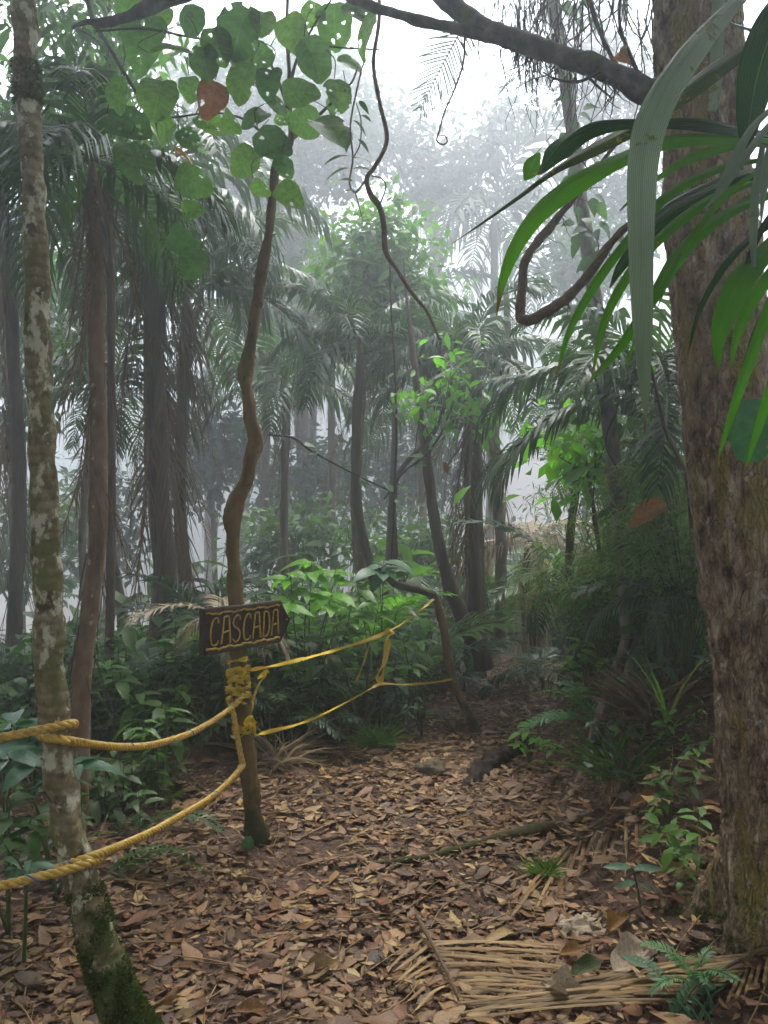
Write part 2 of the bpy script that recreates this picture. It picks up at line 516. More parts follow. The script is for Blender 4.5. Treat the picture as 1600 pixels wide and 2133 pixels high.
def ground_mat():
    k = NT('forest_soil')
    a = k.noise(k.coord(), 1.3, 5, .6); b = k.noise(k.coord(), 24, 6, .7)
    col = k.mix(.6, k.ramp(a, [(.35, (.032, .018, .012)), (.65, (.066, .037, .023))]), k.ramp(b, [(.3, (.014, .008, .006)), (.72, (.13, .072, .042))]))
    k.l(col, k.b.inputs['Base Color']); k.b.inputs['Roughness'].default_value = .85; k.b.inputs['Specular IOR Level'].default_value = .25
    k.bump(k.math('ADD', b, k.math('MULTIPLY', a, .5)), .9, .03)
    return k.m
M['soil'] = ground_mat()

def rope_mat():
    k = NT('yellow_rope')
    n = k.noise(k.coord(), 60, 4); col = k.ramp(n, [(.25, (.20, .11, .02)), (.5, (.40, .24, .03)), (.75, (.52, .33, .06))])
    k.l(col, k.b.inputs['Base Color']); k.b.inputs['Roughness'].default_value = .5
    at = k.n('ShaderNodeAttribute', attribute_name='luv'); sp = k.n('ShaderNodeSeparateXYZ'); k.l(at.outputs['Vector'], sp.inputs[0])
    wv = k.math('FRACT', k.math('MULTIPLY', sp.outputs[0], 9.)); k.bump(wv, .35, .002)
    return k.m
M['rope'] = rope_mat()
M['rope_blue'] = plain_mat('blue_marker_yarn', (.03, .06, .22), (.06, .10, .32), 60, .5, .2)

def tape_mat():
    k = NT('yellow_tape')
    n = k.noise(k.coord((1, 1, 1)), 46, 2, .5)
    col = k.mix(k.ramp(n, [(.67, 0.), (.70, 1.)]), (.55, .37, .02), (.05, .04, .02))
    k.l(col, k.b.inputs['Base Color']); k.b.inputs['Roughness'].default_value = .35
    tr = k.n('ShaderNodeBsdfTranslucent'); k.l(col, tr.inputs[0])
    mx = k.n('ShaderNodeMixShader', Fac=.35); k.l(k.b.outputs[0], mx.inputs[1]); k.l(tr.outputs[0], mx.inputs[2]); k.l(mx.outputs[0], k.o.inputs[0])
    return k.m
M['tape'] = tape_mat()
M['board'] = plain_mat('dark_board', (.012, .007, .005), (.042, .022, .014), 26, .65, .5, (1, 1, 7))
M['board_edge'] = plain_mat('board_edge', (.03, .018, .012), (.07, .045, .03), 30, .8, .5)
M['paint'] = plain_mat('ochre_paint', (.20, .115, .012), (.46, .30, .04), 55, .55, .3)

# ---------------------------------------------------------------- terrain
YY = [0, 2.5, 4.2, 5.0, 5.7, 6.4, 7.8, 9.5, 12, 60]
PC = [-.3, -.2, .06, .15, .34, .66, 1.2, 1.85, 3.2, 10]
HW = [1.5, .95, .80, .80, .68, .52, .46, .45, .4, .4]
def gz(x, y):
    x = np.asarray(x, dtype=float); y = np.asarray(y, dtype=float)
    pc = np.interp(y, YY, PC); hw = np.interp(y, YY, HW)
    dr = np.maximum(0, x - pc - hw); dl = np.maximum(0, pc - hw - x)
    z = 1.7 * (1 - np.exp(-dr * np.interp(y, [2.4, 3.2, 4.2, 6, 9], [.34, .42, .62, .62, .4]))) + .03 * np.maximum(0, dr - 4)
    z = z + .14 * np.clip((dl - .1) / .7, 0, 1) * np.clip((y - 4.6) / .8, 0, 1)
    z = z - .16 * np.maximum(0, dl - 2.0)
    sg = 1 / (1 + np.exp((x - np.interp(y, [9, 14, 40], [.8, 2., 3.])) * 1.6))
    z = z - .34 * np.maximum(0, y - 9.5) * sg - .02 * np.maximum(0, y - 9) * (1 - sg)
    z = z + .035 * np.sin(1.7 * x + .6 * y) * np.sin(1.3 * y - .4 * x) + .018 * np.sin(4.3 * x + 1) * np.sin(3.7 * y)
    z = np.maximum(z, -8.5)
    return z + 52 * (.5 - .5 * np.cos(np.pi * np.clip((y - 62) / 72, 0, 1))) * (.8 + .2 * np.sin(x * .11 + 1))
def G(x, y): return float(gz(x, y))
def on_ground(u, v, y0=2, y1=14):
    """World point where the ray through (u, v) meets the ground."""
    lo = y0
    for Y in np.arange(y0, y1, .03):
        p = P(u, v, Y)
        if p.z <= G(p.x, p.y): return p
    return P(u, v, y1)

gx = np.concatenate([-np.geomspace(68, 3.2, 38), np.linspace(-3.1, 4.2, 130), np.geomspace(4.35, 68, 38)])
gy = np.concatenate([np.linspace(-8, 1.5, 20), np.linspace(1.6, 9, 150), np.geomspace(9.1, 134, 60)])
XX, YG = np.meshgrid(gx, gy)
ZZ = gz(XX, YG)
for i in range(XX.shape[0]):
    for j in range(XX.shape[1]):
        if abs(XX[i, j]) < 5 and 1 < YG[i, j] < 10:
            ZZ[i, j] += .022 * noise.fractal(Vector((XX[i, j] * 3, YG[i, j] * 3, 0)), .8, 2., 4)
nx, ny = len(gx), len(gy)
ii, jj = np.meshgrid(np.arange(ny - 1), np.arange(nx - 1), indexing='ij')
a = (ii * nx + jj).ravel()
gg = Geo()
gg.v = [np.stack([XX.ravel(), YG.ravel(), ZZ.ravel()], 1)]
gg.l = [np.stack([a, a + 1, a + nx + 1, a + nx], 1).ravel()]; gg.z = [np.full(len(a), 4)]
gg.a = [np.zeros((nx * ny, 3))]; gg.n = nx * ny
ground = link('ground', gg.mesh('ground'), M['soil'])
ground['kind'] = 'structure'

# haze: one closed box round the camera and everything else
hz = Geo()
x0, x1, y0, y1, z0, z1 = -72., 72., -12., 138., -9.6, 62.
hz.add([(x0, y0, z0), (x1, y0, z0), (x1, y1, z0), (x0, y1, z0), (x0, y0, z1), (x1, y0, z1), (x1, y1, z1), (x0, y1, z1)],
       [(0, 3, 2, 1), (4, 5, 6, 7), (0, 1, 5, 4), (1, 2, 6, 5), (2, 3, 7, 6), (3, 0, 4, 7)])
k = NT('haze'); k.t.nodes.remove(k.b)
pv = k.n('ShaderNodeVolumePrincipled', Density=HAZE, Anisotropy=.76)
pv.inputs['Color'].default_value = (.90, .95, 1., 1)
k.l(pv.outputs[0], k.o.inputs['Volume'])
haze = link('haze', hz.mesh('haze', False), k.m)
haze['kind'] = 'stuff'

# ---------------------------------------------------------------- trunks and other large structure
def trunk_disp(amp, fr, zs=.5, off=0., rings=0.):
    def f(p, t, a):
        q = Vector((p[0] * fr + off, p[1] * fr, p[2] * fr * zs))
        d = amp * noise.fractal(q, .9, 2.1, 4)
        if rings: d += rings * math.sin(p[2] * 42 + 2.5 * noise.noise(q * .4))
        return d
    return f

# the mossy, lichen-spotted tree that carries the ropes
rows = [(30, -1900, 2.9, 30), (36, -900, 2.84, 38), (42, -160, 2.78, 44), (50, 0, 2.76, 46), (57, 200, 2.74, 48), (71, 400, 2.72, 46), (80, 700, 2.7, 50), (90, 1000, 2.68, 54), (98, 1200, 2.66, 58),
        (105, 1400, 2.64, 60), (119, 1550, 2.62, 60), (138, 1700, 2.6, 62), (160, 1800, 2.58, 68), (190, 1900, 2.56, 76), (216, 2000, 2.54, 80), (268, 2125, 2.52, 88), (330, 2230, 2.5, 110)]
pts, rad = pix_path(rows, 16)
t_l = thing('tree', 'lichen spotted tree with mossy foot and two yellow ropes wrapped round it', 'tree', (pts[-1][0], 2.5, G(pts[-1][0], 2.5)))
g = tube(Geo(), pts, rad, 28, trunk_disp(.26, 20, .6, 0, .012))
link('trunk', g.mesh('lichen_trunk'), M['lichen'], t_l)
LT = (pts, rad)
# moss cushions: small blades standing on the lower bark and one collar high up
def moss_on(pts, rad, ranges, n, size, seed, bias=None):
    rr = random.Random(seed); g = Geo(); T = Geo()
    T.add([(0, -.25, 0), (0, .25, 0), (.6, .12, .15), (1, 0, .45), (.6, -.12, .15)], [(0, 1, 2, 4), (4, 2, 3)])
    T = T.pack(); Ms, Os = [], []
    t, N, B = frames(pts)
    for _ in range(n):
        lo, hi, dens = rr.choice(ranges)
        f = rr.uniform(lo, hi) * (len(pts) - 1); i = min(int(f), len(pts) - 2)
        an = rr.uniform(0, 2 * math.pi)
        nn = N[i] * math.cos(an) + B[i] * math.sin(an)
        c = pts[i] + (pts[i + 1] - pts[i]) * (f - i)
        p = c + nn * rad[i] * .97
        if noise.noise(Vector(p * 11)) < dens: continue
        if bias is not None and rr.random() > .5 + .5 * float(np.dot(nn, bias)): continue
        dv = Vector(nn) + Vector((rr.gauss(0, .5), rr.gauss(0, .5), rr.gauss(-.1, .5)))
        m = frame3(dv, (rr.gauss(0, 1), rr.gauss(0, 1), rr.gauss(0, 1)))
        Ms.append(np.array(m) * size * rr.uniform(.5, 1.3)); Os.append(p)
    g.inst(T, np.array(Ms).reshape(-1, 3, 3), np.array(Os).reshape(-1, 3)); return g
g = moss_on(pts, rad, [(.78, 1., .0), (.84, 1., -.3), (.88, 1., -.6)], 16000, .013, 3)
lo = float(np.argmin(abs(pts[:, 2] - P(55, 178, 2.74).z))) / len(pts); q = moss_on(pts, rad, [(lo - .012, lo + .014, -.8)], 1500, .015, 4)
g.inst(q.pack(), np.eye(3)[None], np.zeros((1, 3)))
mo = link('moss', g.mesh('moss', False), M['moss'], t_l); mo['kind'] = 'stuff'

# big flaky-barked tree on the right bank
rows = [(1430, -1100, 2.72, 130), (1432, -600, 2.72, 150), (1436, -200, 2.72, 168), (1450, 0, 2.72, 172), (1462, 200, 2.72, 174), (1480, 450, 2.72, 180), (1500, 700, 2.72, 186), (1535, 950, 2.72, 200), (1575, 1200, 2.72, 218),
        (1610, 1450, 2.72, 232), (1628, 1650, 2.72, 244), (1638, 1800, 2.74, 258), (1642, 1920, 2.78, 280), (1645, 2010, 2.82, 300)]
pts, rad = pix_path(rows, 42)
def big_disp(p, t, a):
    q = Vector((p[0] * 9, p[1] * 9, p[2] * 4.2))
    d = .10 * noise.fractal(q, .8, 2.2, 3)
    v = noise.voronoi(Vector((p[0] * 26 + 1.5 * noise.noise(q * 2), p[1] * 26, p[2] * 9 + 2 * noise.noise(q * 1.7))))[0]
    d += .20 * min(v[1] - v[0], .34) - .05
    fl = max(0., (t - .80) / .20)
    d += fl ** 1.5 * (.35 + .45 * math.sin(a * 5 + 1.2))
    return d
g = tube(Geo(), pts, rad, 150, big_disp)
BT = (pts, rad)
t_r = thing('tree', 'thick tree trunk with flaky reddish bark and yellow lichen beside the path', 'tree', (pts[-1][0], 2.72, G(pts[-1][0], 2.72)))
link('trunk', g.mesh('big_trunk'), M['big_bark'], t_r)
LIMB = [[(1440, 235, 2.74, 90), (1385, 205, 2.72, 78), (1335, 185, 2.7, 62), (1290, 158, 2.72, 54), (1225, 132, 2.76, 52), (1150, 108, 2.82, 48), (1075, 82, 2.9, 46), (1005, 55, 2.98, 46), (945, 12, 3.04, 50), (880, -50, 3.1, 52), (780, -110, 3.2, 52), (660, -120, 3.3, 48),
         (520, -70, 3.4, 44), (420, -30, 3.45, 40), (350, 0, 3.5, 38), (300, 20, 3.5, 34), (255, 38, 3.5, 26), (215, 47, 3.5, 24), (180, 46, 3.5, 12), (150, 58, 3.5, 6)],
        [(1060, 88, 2.9, 30), (1010, 72, 2.96, 30), (950, 60, 3.0, 28), (890, 48, 3.05, 28), (830, 30, 3.1, 26), (770, 12, 3.15, 24), (700, -20, 3.2, 22), (620, -70, 3.25, 18)]]
for q in LIMB:
    pts, rad = pix_path(q, 9); rad = rad * .84
    g = tube(Geo(), pts, rad, 16, trunk_disp(.3, 13, 1., 4))
    lb = link('limb', g.mesh('limb'), M['limb'], t_r)
# unseen crowns added high over the camera to shade the near ground and haze
CAN = []
def shade_canopy(parent, blobs, n, size, rr):
    T = leaf_geo(1, .42, 2, .2, .25, 'ell', nw=1).pack()
    V, A, Fc = [(0, 0, 0), (.45, .21, .05), (1, 0, -.1), (.45, -.21, .05)], None, [(0, 1, 2), (0, 2, 3)]
    T = Geo().add(V, Fc).pack()
    Ms, Os = [], []
    for c, r in blobs:
        for _ in range(n // len(blobs) // 12):
            d = Vector((rr.gauss(0, 1), rr.gauss(0, 1), rr.gauss(0, 1))).normalized() * rr.random() ** .4
            o0 = Vector(c) + Vector((d.x * r[0], d.y * r[1], d.z * r[2]))
            for _k in range(12):
                o = o0 + Vector((rr.gauss(0, 1), rr.gauss(0, 1), rr.gauss(0, .5))) * size
                if o.z < CAMZ + .7 * max(o.y, 0) + 1.3: continue
                Ms.append(np.array(frame3((rr.gauss(0, 1), rr.gauss(0, 1), rr.gauss(-.2, .35)), (rr.gauss(0, .4), rr.gauss(0, .4), 1))) * size * rr.uniform(.7, 1.25)); Os.append(o)
    g = Geo().inst(T, np.array(Ms), np.array(Os))
    return link('crown', g.mesh('shade_crown', False), M['mid'], parent)  # crown added out of view for its shade
shade_canopy(t_r, [((1.8, 1.5, 7.2), (3.0, 3.0, 1.4)), ((4.6, -.5, 7.6), (3.2, 3.6, 1.5)), ((.5, -3.0, 7.4), (3.4, 3.2, 1.3))], SHADE_CANOPY_N * 3 // 5, .34, random.Random(201))
for (x_, y_, z_) in ((1.6, 1.8, 7.), (3.6, .4, 7.2), (1.2, -1.6, 7.1)):
    c = crom([[1.08, 2.72, 4.2], [(1.08 + x_) / 2, (2.72 + y_) / 2, 5.9], [x_, y_, z_]], 6)
    link('limb', tube(Geo(), c, np.linspace(.10, .03, len(c)), 8, trunk_disp(.2, 8, 1, 2)).mesh('limb'), M['limb'], t_r)  # unseen limbs that carry the added crown
shade_canopy(t_l, [((-2.4, 1.8, 6.6), (2.6, 2.6, 1.2)), ((-4.8, .2, 7.2), (3., 3., 1.4)), ((-3.0, -2.8, 7.2), (3., 3., 1.3)), ((-2.2, 4.4, 7.8), (2.8, 2.2, 1.2)), ((-5.4, 3.8, 7.4), (2.8, 2.6, 1.4))], SHADE_CANOPY_N, .30, random.Random(202))  # second unseen crown, added for shade on the left
# unseen trees added at both sides and behind the viewer to shade the haze
g = Geo(); rq = random.Random(203)
T4 = Geo().add([(0, 0, 0), (.45, .21, .05), (1, 0, -.1), (.45, -.21, .05)], [(0, 1, 2), (0, 2, 3)]).pack(); Ms, Os = [], []
for c, r, n_ in (((-8., 0., 4.2), (2., 4.5, 4.), 5200), ((8.4, .5, 4.6), (2., 4.5, 4.), 2600), ((-3.5, -9., 4.4), (4.5, 1.8, 4.), 4200), ((4., -9., 4.4), (4.5, 1.8, 4.), 4200), ((-9.5, 6.5, 4.2), (1.8, 3., 4.), 3200), ((10., 7., 5.2), (1.8, 3., 4.), 900)):
    for _ in range(n_):
        d = Vector((rq.gauss(0, 1), rq.gauss(0, 1), rq.gauss(0, 1))).normalized() * rq.random() ** .4
        o = Vector(c) + Vector((d.x * r[0], d.y * r[1], d.z * r[2]))
        if o.z < G(o.x, o.y) + .2: continue
        Ms.append(np.array(frame3((rq.gauss(0, 1), rq.gauss(0, 1), rq.gauss(-.2, .35)), (rq.gauss(0, .4), rq.gauss(0, .4), 1))) * rq.uniform(.25, .45)); Os.append(o)
    for _k in range(4):
        x_, y_ = c[0] + rq.uniform(-1, 1) * r[0] * .6, c[1] + rq.uniform(-1, 1) * r[1] * .7
        tube(g, [[x_, y_, G(x_, y_) - .1], [x_ + .1, y_, 3], [x_, y_ + .1, 7.5]], [.12, .1, .05], 7, cap=False)
g.inst(T4, np.array(Ms), np.array(Os))
o = link('shade_wood', g.mesh('shade_wood', False), M['mid']); o['kind'] = 'stuff'
# twigs and rootlets hanging from the limb
def wander(p, d, L, n, jit, grav, rr):
    p = np.array(p, float); d = np.array(d, float); out = [p.copy()]
    for _ in range(n):
        d = d + np.array([rr.gauss(0, jit), rr.gauss(0, jit), rr.gauss(0, jit) - grav]); d /= np.linalg.norm(d)
        p = p + d * L / n; out.append(p.copy())
    return np.array(out)
rr = random.Random(11)
g = Geo()
for k_ in range(120):
    u = rr.gauss(1120, 42); v = rr.uniform(-60, 120)
    tube(g, wander(P(u, v, 3.3 + rr.uniform(-.25, .3)), (rr.gauss(0, .2), rr.gauss(0, .2), -1), rr.uniform(.14, .34), 8, .22, .12, rr), np.linspace(.0028, .0008, 9), 4, cap=False)
for k_ in range(34):
    u = rr.uniform(1200, 1370); v = rr.uniform(-80, 40)
    tube(g, wander(P(u, v, 3.2 + rr.uniform(-.2, .5)), (rr.gauss(0, .35), rr.gauss(0, .2), -1), rr.uniform(.25, .75), 12, .16, .05, rr), np.linspace(.004, .0012, 13), 4, cap=False)
for (u, v, Y) in ((1290, 175, 2.7), (1250, 160, 2.72), (1180, 130, 2.8), (1100, 100, 2.9), (1330, 205, 2.7)):
    for k_ in range(5):
        tube(g, wander(P(u + rr.uniform(-20, 20), v, Y), (rr.gauss(0, .7), 0, -1), rr.uniform(.06, .22), 8, .3, .05, rr), np.linspace(.0025, .0008, 9), 4, cap=False)
ar = link('aerial_roots', g.mesh('aerial_roots'), M['twig'], t_r); ar['kind'] = 'stuff'
for path in ([(1300, 165, 2.7, 10), (1270, 110, 2.75, 10), (1240, 40, 2.8, 11), (1215, -60, 2.85, 12)], [(1345, 180, 2.68, 9), (1310, 110, 2.7, 9), (1290, 40, 2.7, 8), (1300, -60, 2.7, 8)],
             [(1250, 150, 2.72, 8), (1205, 170, 2.7, 7), (1160, 165, 2.7, 5), (1130, 150, 2.7, 3)], [(1200, 130, 2.76, 9), (1240, 175, 2.7, 6), (1275, 205, 2.66, 4)]):
    pts, rad = pix_path(path, 6)
    link('twig', tube(Geo(), pts, rad, 6, trunk_disp(.2, 20, 1, 2)).mesh('twig'), M['twig'], t_r)
dl = link('dead_leaf', leaf_geo(1, .6, 8, .6, .4, 'ell', .8, 1., seed=9).mesh('curled_dead_leaf'), M['brownleaf'], t_r, mat4(frame3((.1, .2, -1), (-1, -.4, 0)), P(1305, 92, 2.68), .07))
g = moss_on(BT[0], BT[1], [(.90, 1., .0), (.93, 1., -.2)], 6000, .02, 13)
mo = link('moss', g.mesh('moss', False), M['moss'], t_r); mo['kind'] = 'stuff'

# crooked sapling that serves as the sign post, with big round leaves above
t_p = thing('sapling', 'crooked sapling carrying the wooden sign, with big round holed leaves overhead', 'tree', P(537, 1752, 4.17))
rows = [(540, 1790, 4.17, 62), (536, 1745, 4.17, 52), (528, 1690, 4.17, 36), (518, 1600, 4.17, 35), (508, 1500, 4.17, 34), (498, 1400, 4.17, 33), (492, 1300, 4.18, 32), (488, 1200, 4.19, 30), (486, 1120, 4.19, 28), (484, 1075, 4.19, 40), (494, 1045, 4.19, 36),
        (512, 1005, 4.18, 28), (522, 960, 4.18, 30), (530, 915, 4.18, 30), (520, 860, 4.17, 28), (513, 800, 4.16, 27), (511, 775, 4.16, 30), (524, 715, 4.15, 24), (536, 630, 4.14, 23), (546, 560, 4.12, 22), (560, 490, 4.1, 20), (568, 410, 4.08, 18), (576, 340, 4.06, 19), (592, 312, 4.04, 16), (606, 292, 4.02, 13),
        (604, 235, 4., 10), (602, 150, 3.98, 9), (598, 70, 3.96, 8), (600, -40, 3.94, 7)]
pts, rad = pix_path(rows, 7)
g = tube(Geo(), pts, rad, 18, trunk_disp(.30, 22, .5, 7))
tube(g, *pix_path([(562, 492, 4.1, 8), (570, 490, 4.09, 5), (576, 487, 4.08, 2)], 3), 6)
link('trunk', g.mesh('sapling_trunk'), M['pole'], t_p)
BR = [[(604, 292, 4.02, 12), (640, 262, 3.98, 9), (680, 225, 3.94, 7), (730, 175, 3.9, 5), (745, 140, 3.88, 3)],
      [(603, 180, 3.99, 8), (620, 120, 3.95, 6), (650, 60, 3.9, 5), (690, 0, 3.85, 4)],
      [(590, 312, 4.04, 8), (545, 275, 4.0, 6), (500, 245, 3.95, 5), (440, 235, 3.9, 4), (340, 245, 3.9, 4), (260, 225, 4., 3)],
      [(603, 235, 4., 7), (560, 130, 3.9, 6), (480, 90, 3.8, 6), (400, 78, 3.75, 5), (300, 60, 3.7, 5), (200, 65, 3.7, 4)],
      [(600, 110, 3.97, 6), (640, 95, 3.95, 5), (720, 100, 3.9, 4), (790, 103, 3.88, 3)],
      [(590, 318, 4.04, 6), (562, 318, 4.02, 4), (540, 330, 4., 3)], [(340, 245, 3.9, 5), (312, 235, 3.95, 6), (270, 170, 4., 8), (235, 110, 4.1, 8), (190, 30, 4.2, 9), (170, -60, 4.3, 10)],
      [(320, 240, 3.93, 5), (345, 330, 3.95, 4), (380, 420, 3.98, 3), (395, 500, 4., 2)]]
for b in BR:
    pts, rad = pix_path(b, 6)
    link('branch', tube(Geo(), pts, rad, 6, trunk_disp(.15, 20, 1, 1)).mesh('sapling_branch'), M['twig'], t_p)
RL = [round_leaf_geo(100 + i, h).mesh('round_leaf') for i, h in enumerate((0, 1, 3, 1, 5, 0, 2, 8))]
LV = [(330, 195, 95, 'g'), (395, 178, 66, 'g'), (443, 195, 92, 'r'), (350, 100, 104, 'd'), (300, 72, 108, 'g'), (402, 38, 74, 'g'), (500, 58, 112, 'd'), (548, 40, 80, 'd'), (607, 62, 92, 'd'), (697, 48, 94, 'd'), (762, 62, 86, 'd'), (652, 116, 90, 'd'), (726, 130, 62, 'd'),
      (425, 122, 76, 'g'), (505, 165, 82, 'g'), (560, 165, 78, 'g'), (618, 192, 88, 'd'), (704, 190, 74, 'd'), (708, 212, 66, 'g'), (637, 255, 82, 'd'), (683, 262, 104, 'g'), (566, 296, 80, 'b'), (513, 331, 74, 'b'), (540, 392, 54, 'd'), (598, 402, 66, 'b'), (592, 346, 66, 'd'),
      (262, 255, 110, 'g'), (278, 325, 112, 'g'), (345, 272, 84, 'g'), (388, 284, 60, 'g'), (432, 250, 74, 'g'), (476, 252, 66, 'd'), (396, 376, 90, 'g'), (372, 500, 84, 'g'), (405, 542, 70, 'd'), (396, 438, 50, 'd'), (535, 240, 62, 'd'), (592, 245, 46, 'd'),
      (500, 118, 66, 'd'), (452, 92, 76, 'g'), (270, 20, 80, 'g'), (335, 30, 70, 'b'), (245, 190, 90, 'g'), (540, 118, 70, 'd'), (745, 20, 80, 'd'), (650, 30, 60, 'd'), (575, 215, 60, 'g'), (385, 325, 62, 'w')]
rr = random.Random(5)
for i, (u, v, s, c) in enumerate(LV):
    Y = 3.5 + .45 * rr.random()
    ctr = P(u, v, Y)
    an = rr.gauss(0, .9); s *= rr.uniform(.70, .93)
    x = Vector((math.sin(an), rr.gauss(0, .3), -math.cos(an)))
    nrm = Vector((rr.gauss(0, .45), -1, rr.gauss(-.1, .55)))
    if c == 'w': nrm = Vector((.2, -.25, 1)); x = Vector((1, .2, -.45))
    m3 = frame3(x, nrm); L = s / F * Y * 1.08
    mat = {'r': M['redleaf'], 'w': M['brownleaf']}.get(c, M['round'])
    base = ctr - m3 @ Vector((.5, 0, 0)) * L
    lf = link('leaf', RL[rr.randrange(8)], mat, t_p, mat4(m3, base, L))
    if c == 'r': lf['label'] = 'large orange red dying leaf'
    if c == 'w': lf['label'] = 'rolled brown leaf'
    if i % 4:
        tube_pts = np.array([base, base - Vector(x) * .03 + Vector((rr.gauss(0, .02), 0, .05)), base + Vector((rr.gauss(0, .05), .02, .13))])
        link('leaf_stalk', tube(Geo(), crom(tube_pts, 4), .0022, 4, cap=False).mesh('leaf_stalk'), M['twig'], lf)

# ---------------------------------------------------------------- palms
FR = {}
def fr(kind):
    if kind not in FR:
        sp = {'up': dict(th0=72, th1=-35, hang=.8, ll=.34), 'out': dict(th0=42, th1=-62, hang=1.1, ll=.36), 'low': dict(th0=8, th1=-78, hang=1.2, ll=.34),
              'hang': dict(th0=-55, th1=-92, hang=.8, ll=.24, fwd=55, n=30), 'dead': dict(th0=-74, th1=-92, hang=.5, ll=.22, fwd=65, n=26, miss=.25, lw=.009),
              'stiff': dict(th0=62, th1=-8, hang=.25, ll=.3, n=26, lw=.016, fwd=30), 'stiff_low': dict(th0=32, th1=-35, hang=.3, ll=.3, n=26, lw=.016, fwd=30),
              'fern': dict(th0=66, th1=-15, hang=.15, ll=.2, n=20, lw=.021, fwd=20), 'fern_low': dict(th0=35, th1=-45, hang=.2, ll=.2, n=20, lw=.021, fwd=20)}[kind]
        FR[kind] = [frond_geo(seed=hash(kind) % 97 + i, side_curve=(-.25, .3, .05)[i], **sp) for i in range(3)]
        FR[kind] = [(q, q.mesh(kind + '_frond')) for q in FR[kind]]
    return FR[kind]
import zlib
def hash(s): return zlib.crc32(s.encode())

def fronds(root, at, items, mat, L, rr, name='frond'):
    for kind, az, sc in items:
        m3 = Matrix.Rotation(az, 3, 'Z') @ Matrix.Rotation(rr.gauss(0, .16), 3, 'X')
        link(name, fr(kind)[rr.randrange(3)][1], mat, root, mat4(m3, at, L * sc))

def palm(label, ub, Y, ut, vt, wpx, L, seed, n=(4, 5, 5), skirt=6, mat='palm', bark='dark_bark', dry='dry', group=None, lean=0, spear=True, skirt_len=.8):
    rr = random.Random(seed)
    x = (ub - 800) / F * Y
    base = Vector((x, Y, G(x, Y) - .1)); top = P(ut, vt, Y + lean)
    t = thing('palm', label, 'palm', base, group)
    mid = (base + top) / 2 + Vector((rr.gauss(0, .06), rr.gauss(0, .06), 0))
    c = crom([list(base), list(base + (mid - base) * .5 + Vector((rr.gauss(0, .03), 0, 0))), list(mid), list(top)], 9)
    r0 = wpx / 2 / F * Y * (.85 if Y > 7 else 1)
    r = np.interp(np.linspace(0, 1, len(c)), [0, .06, .3, 1], [r0 * 1.5, r0 * 1.15, r0, r0 * .85])
    r[-1] *= .35
    link('trunk', tube(Geo(), c, r, 12, trunk_disp(.2, 9, .4, seed)).mesh('palm_trunk'), M[bark], t)
    if spear:
        link('crown_shaft', tube(Geo(), crom([list(top - Vector((0, 0, .02))), list(top + Vector((0, 0, L * .12))), list(top + Vector((.01, 0, L * .42)))], 4), np.linspace(r0 * .95, .004, 9), 8).mesh('crown_shaft'), M['green_stem'], t)
    if skirt > 4 and Y < 12:
        g = Geo()
        for _ in range(46):
            q = c[rr.randrange(int(len(c) * .35), len(c))]; a_ = rr.random() * 6.3
            p0 = q + np.array([math.cos(a_), math.sin(a_), 0]) * r0 * 1.02
            w_ = wander(p0, (math.cos(a_) * .25, math.sin(a_) * .25, -1), rr.uniform(.25, .9), 6, .10, .12, rr)
            tube(g, w_, np.linspace(.004, .0012, 7) * (Y / 8) ** .5, 3, cap=False)
        q = link('trunk_fibre', g.mesh('trunk_fibre', False), M[dry], t); q['kind'] = 'stuff'
    off = rr.random() * 6
    its = []
    for k_, kind in enumerate(('up', 'out', 'low')):
        for i in range(n[k_]):
            its.append((kind, off + k_ * .5 + 2 * math.pi * i / max(1, n[k_]) + rr.gauss(0, .22), rr.uniform(.8, 1.12)))
    fronds(t, top, its, M[mat], L, rr)
    if skirt:
        for q in range(int(skirt * 1.3)):
            hh = rr.uniform(.05, .5) * (top.z - base.z)
            fronds(t, top - Vector((0, 0, hh)), [('dead', rr.random() * 6.3, rr.uniform(.5, .9) * skirt_len)], M[dry], L, rr, 'dead_frond')
        fronds(t, top - Vector((0, 0, .04)), [('dead', off + 2 * math.pi * i / skirt + rr.gauss(0, .25), rr.uniform(.6, 1.15) * skirt_len) for i in range(skirt)], M[dry], L, rr, 'dead_frond')
    return t

palm('slender brown palm just behind the rope tree with dark fronds hanging down', 158, 4.3, 192, 330, 40, 1.1, 21, (0, 2, 7), 7, bark='slender', skirt_len=.95)
palm('stout dark palm wrapped in hanging dead fibre, left of the sign post', 312, 7.6, 322, 420, 58, 1.75, 22, (3, 4, 8), 14, skirt_len=1.5)
palm('brown dead-skirted palm cut off by the left edge of the picture', 20, 6.8, 6, 400, 30, 1.5, 23, (3, 4, 5), 12, skirt_len=1.2)
palm('tall hazy palm arching wide over the left side of the crooked sapling', 378, 8.8, 392, 615, 34, 1.75, 24, (5, 6, 4), 5, mat='palm_blue')
palm('pale-trunked palm standing in the middle behind the palm seedling', 765, 8.6, 756, 735, 30, 1.35, 25, (4, 6, 5), 5, bark='slender')
palm('round-headed palm with thick brown fibre skirt near the bend of the path', 988, 8.2, 985, 760, 50, 1.3, 26, (4, 6, 6), 9, skirt_len=1.5)
palm('slim palm with drooping head behind the knob of the crooked sapling', 606, 11.2, 598, 800, 22, 1.6, 27, (3, 5, 5), 6)
palm('thin leaning palm between the pale-trunked palm and the fibre-skirted one', 890, 14, 872, 860, 20, 1.8, 28, (3, 5, 4), 5)
palm('dim palm straight above the arrow sign, half lost in the mist', 548, 18, 560, 690, 24, 2.7, 29, (4, 5, 5), 6)
palm('dim palm with grey hanging fronds behind the pale-trunked palm', 705, 16, 690, 690, 20, 2.4, 30, (4, 5, 6), 7)
palm('far grey palm with long hanging fronds under the white sky gap', 1020, 24, 1030, 440, 22, 4.2, 31, (3, 5, 7), 4, mat='misty', spear=False)
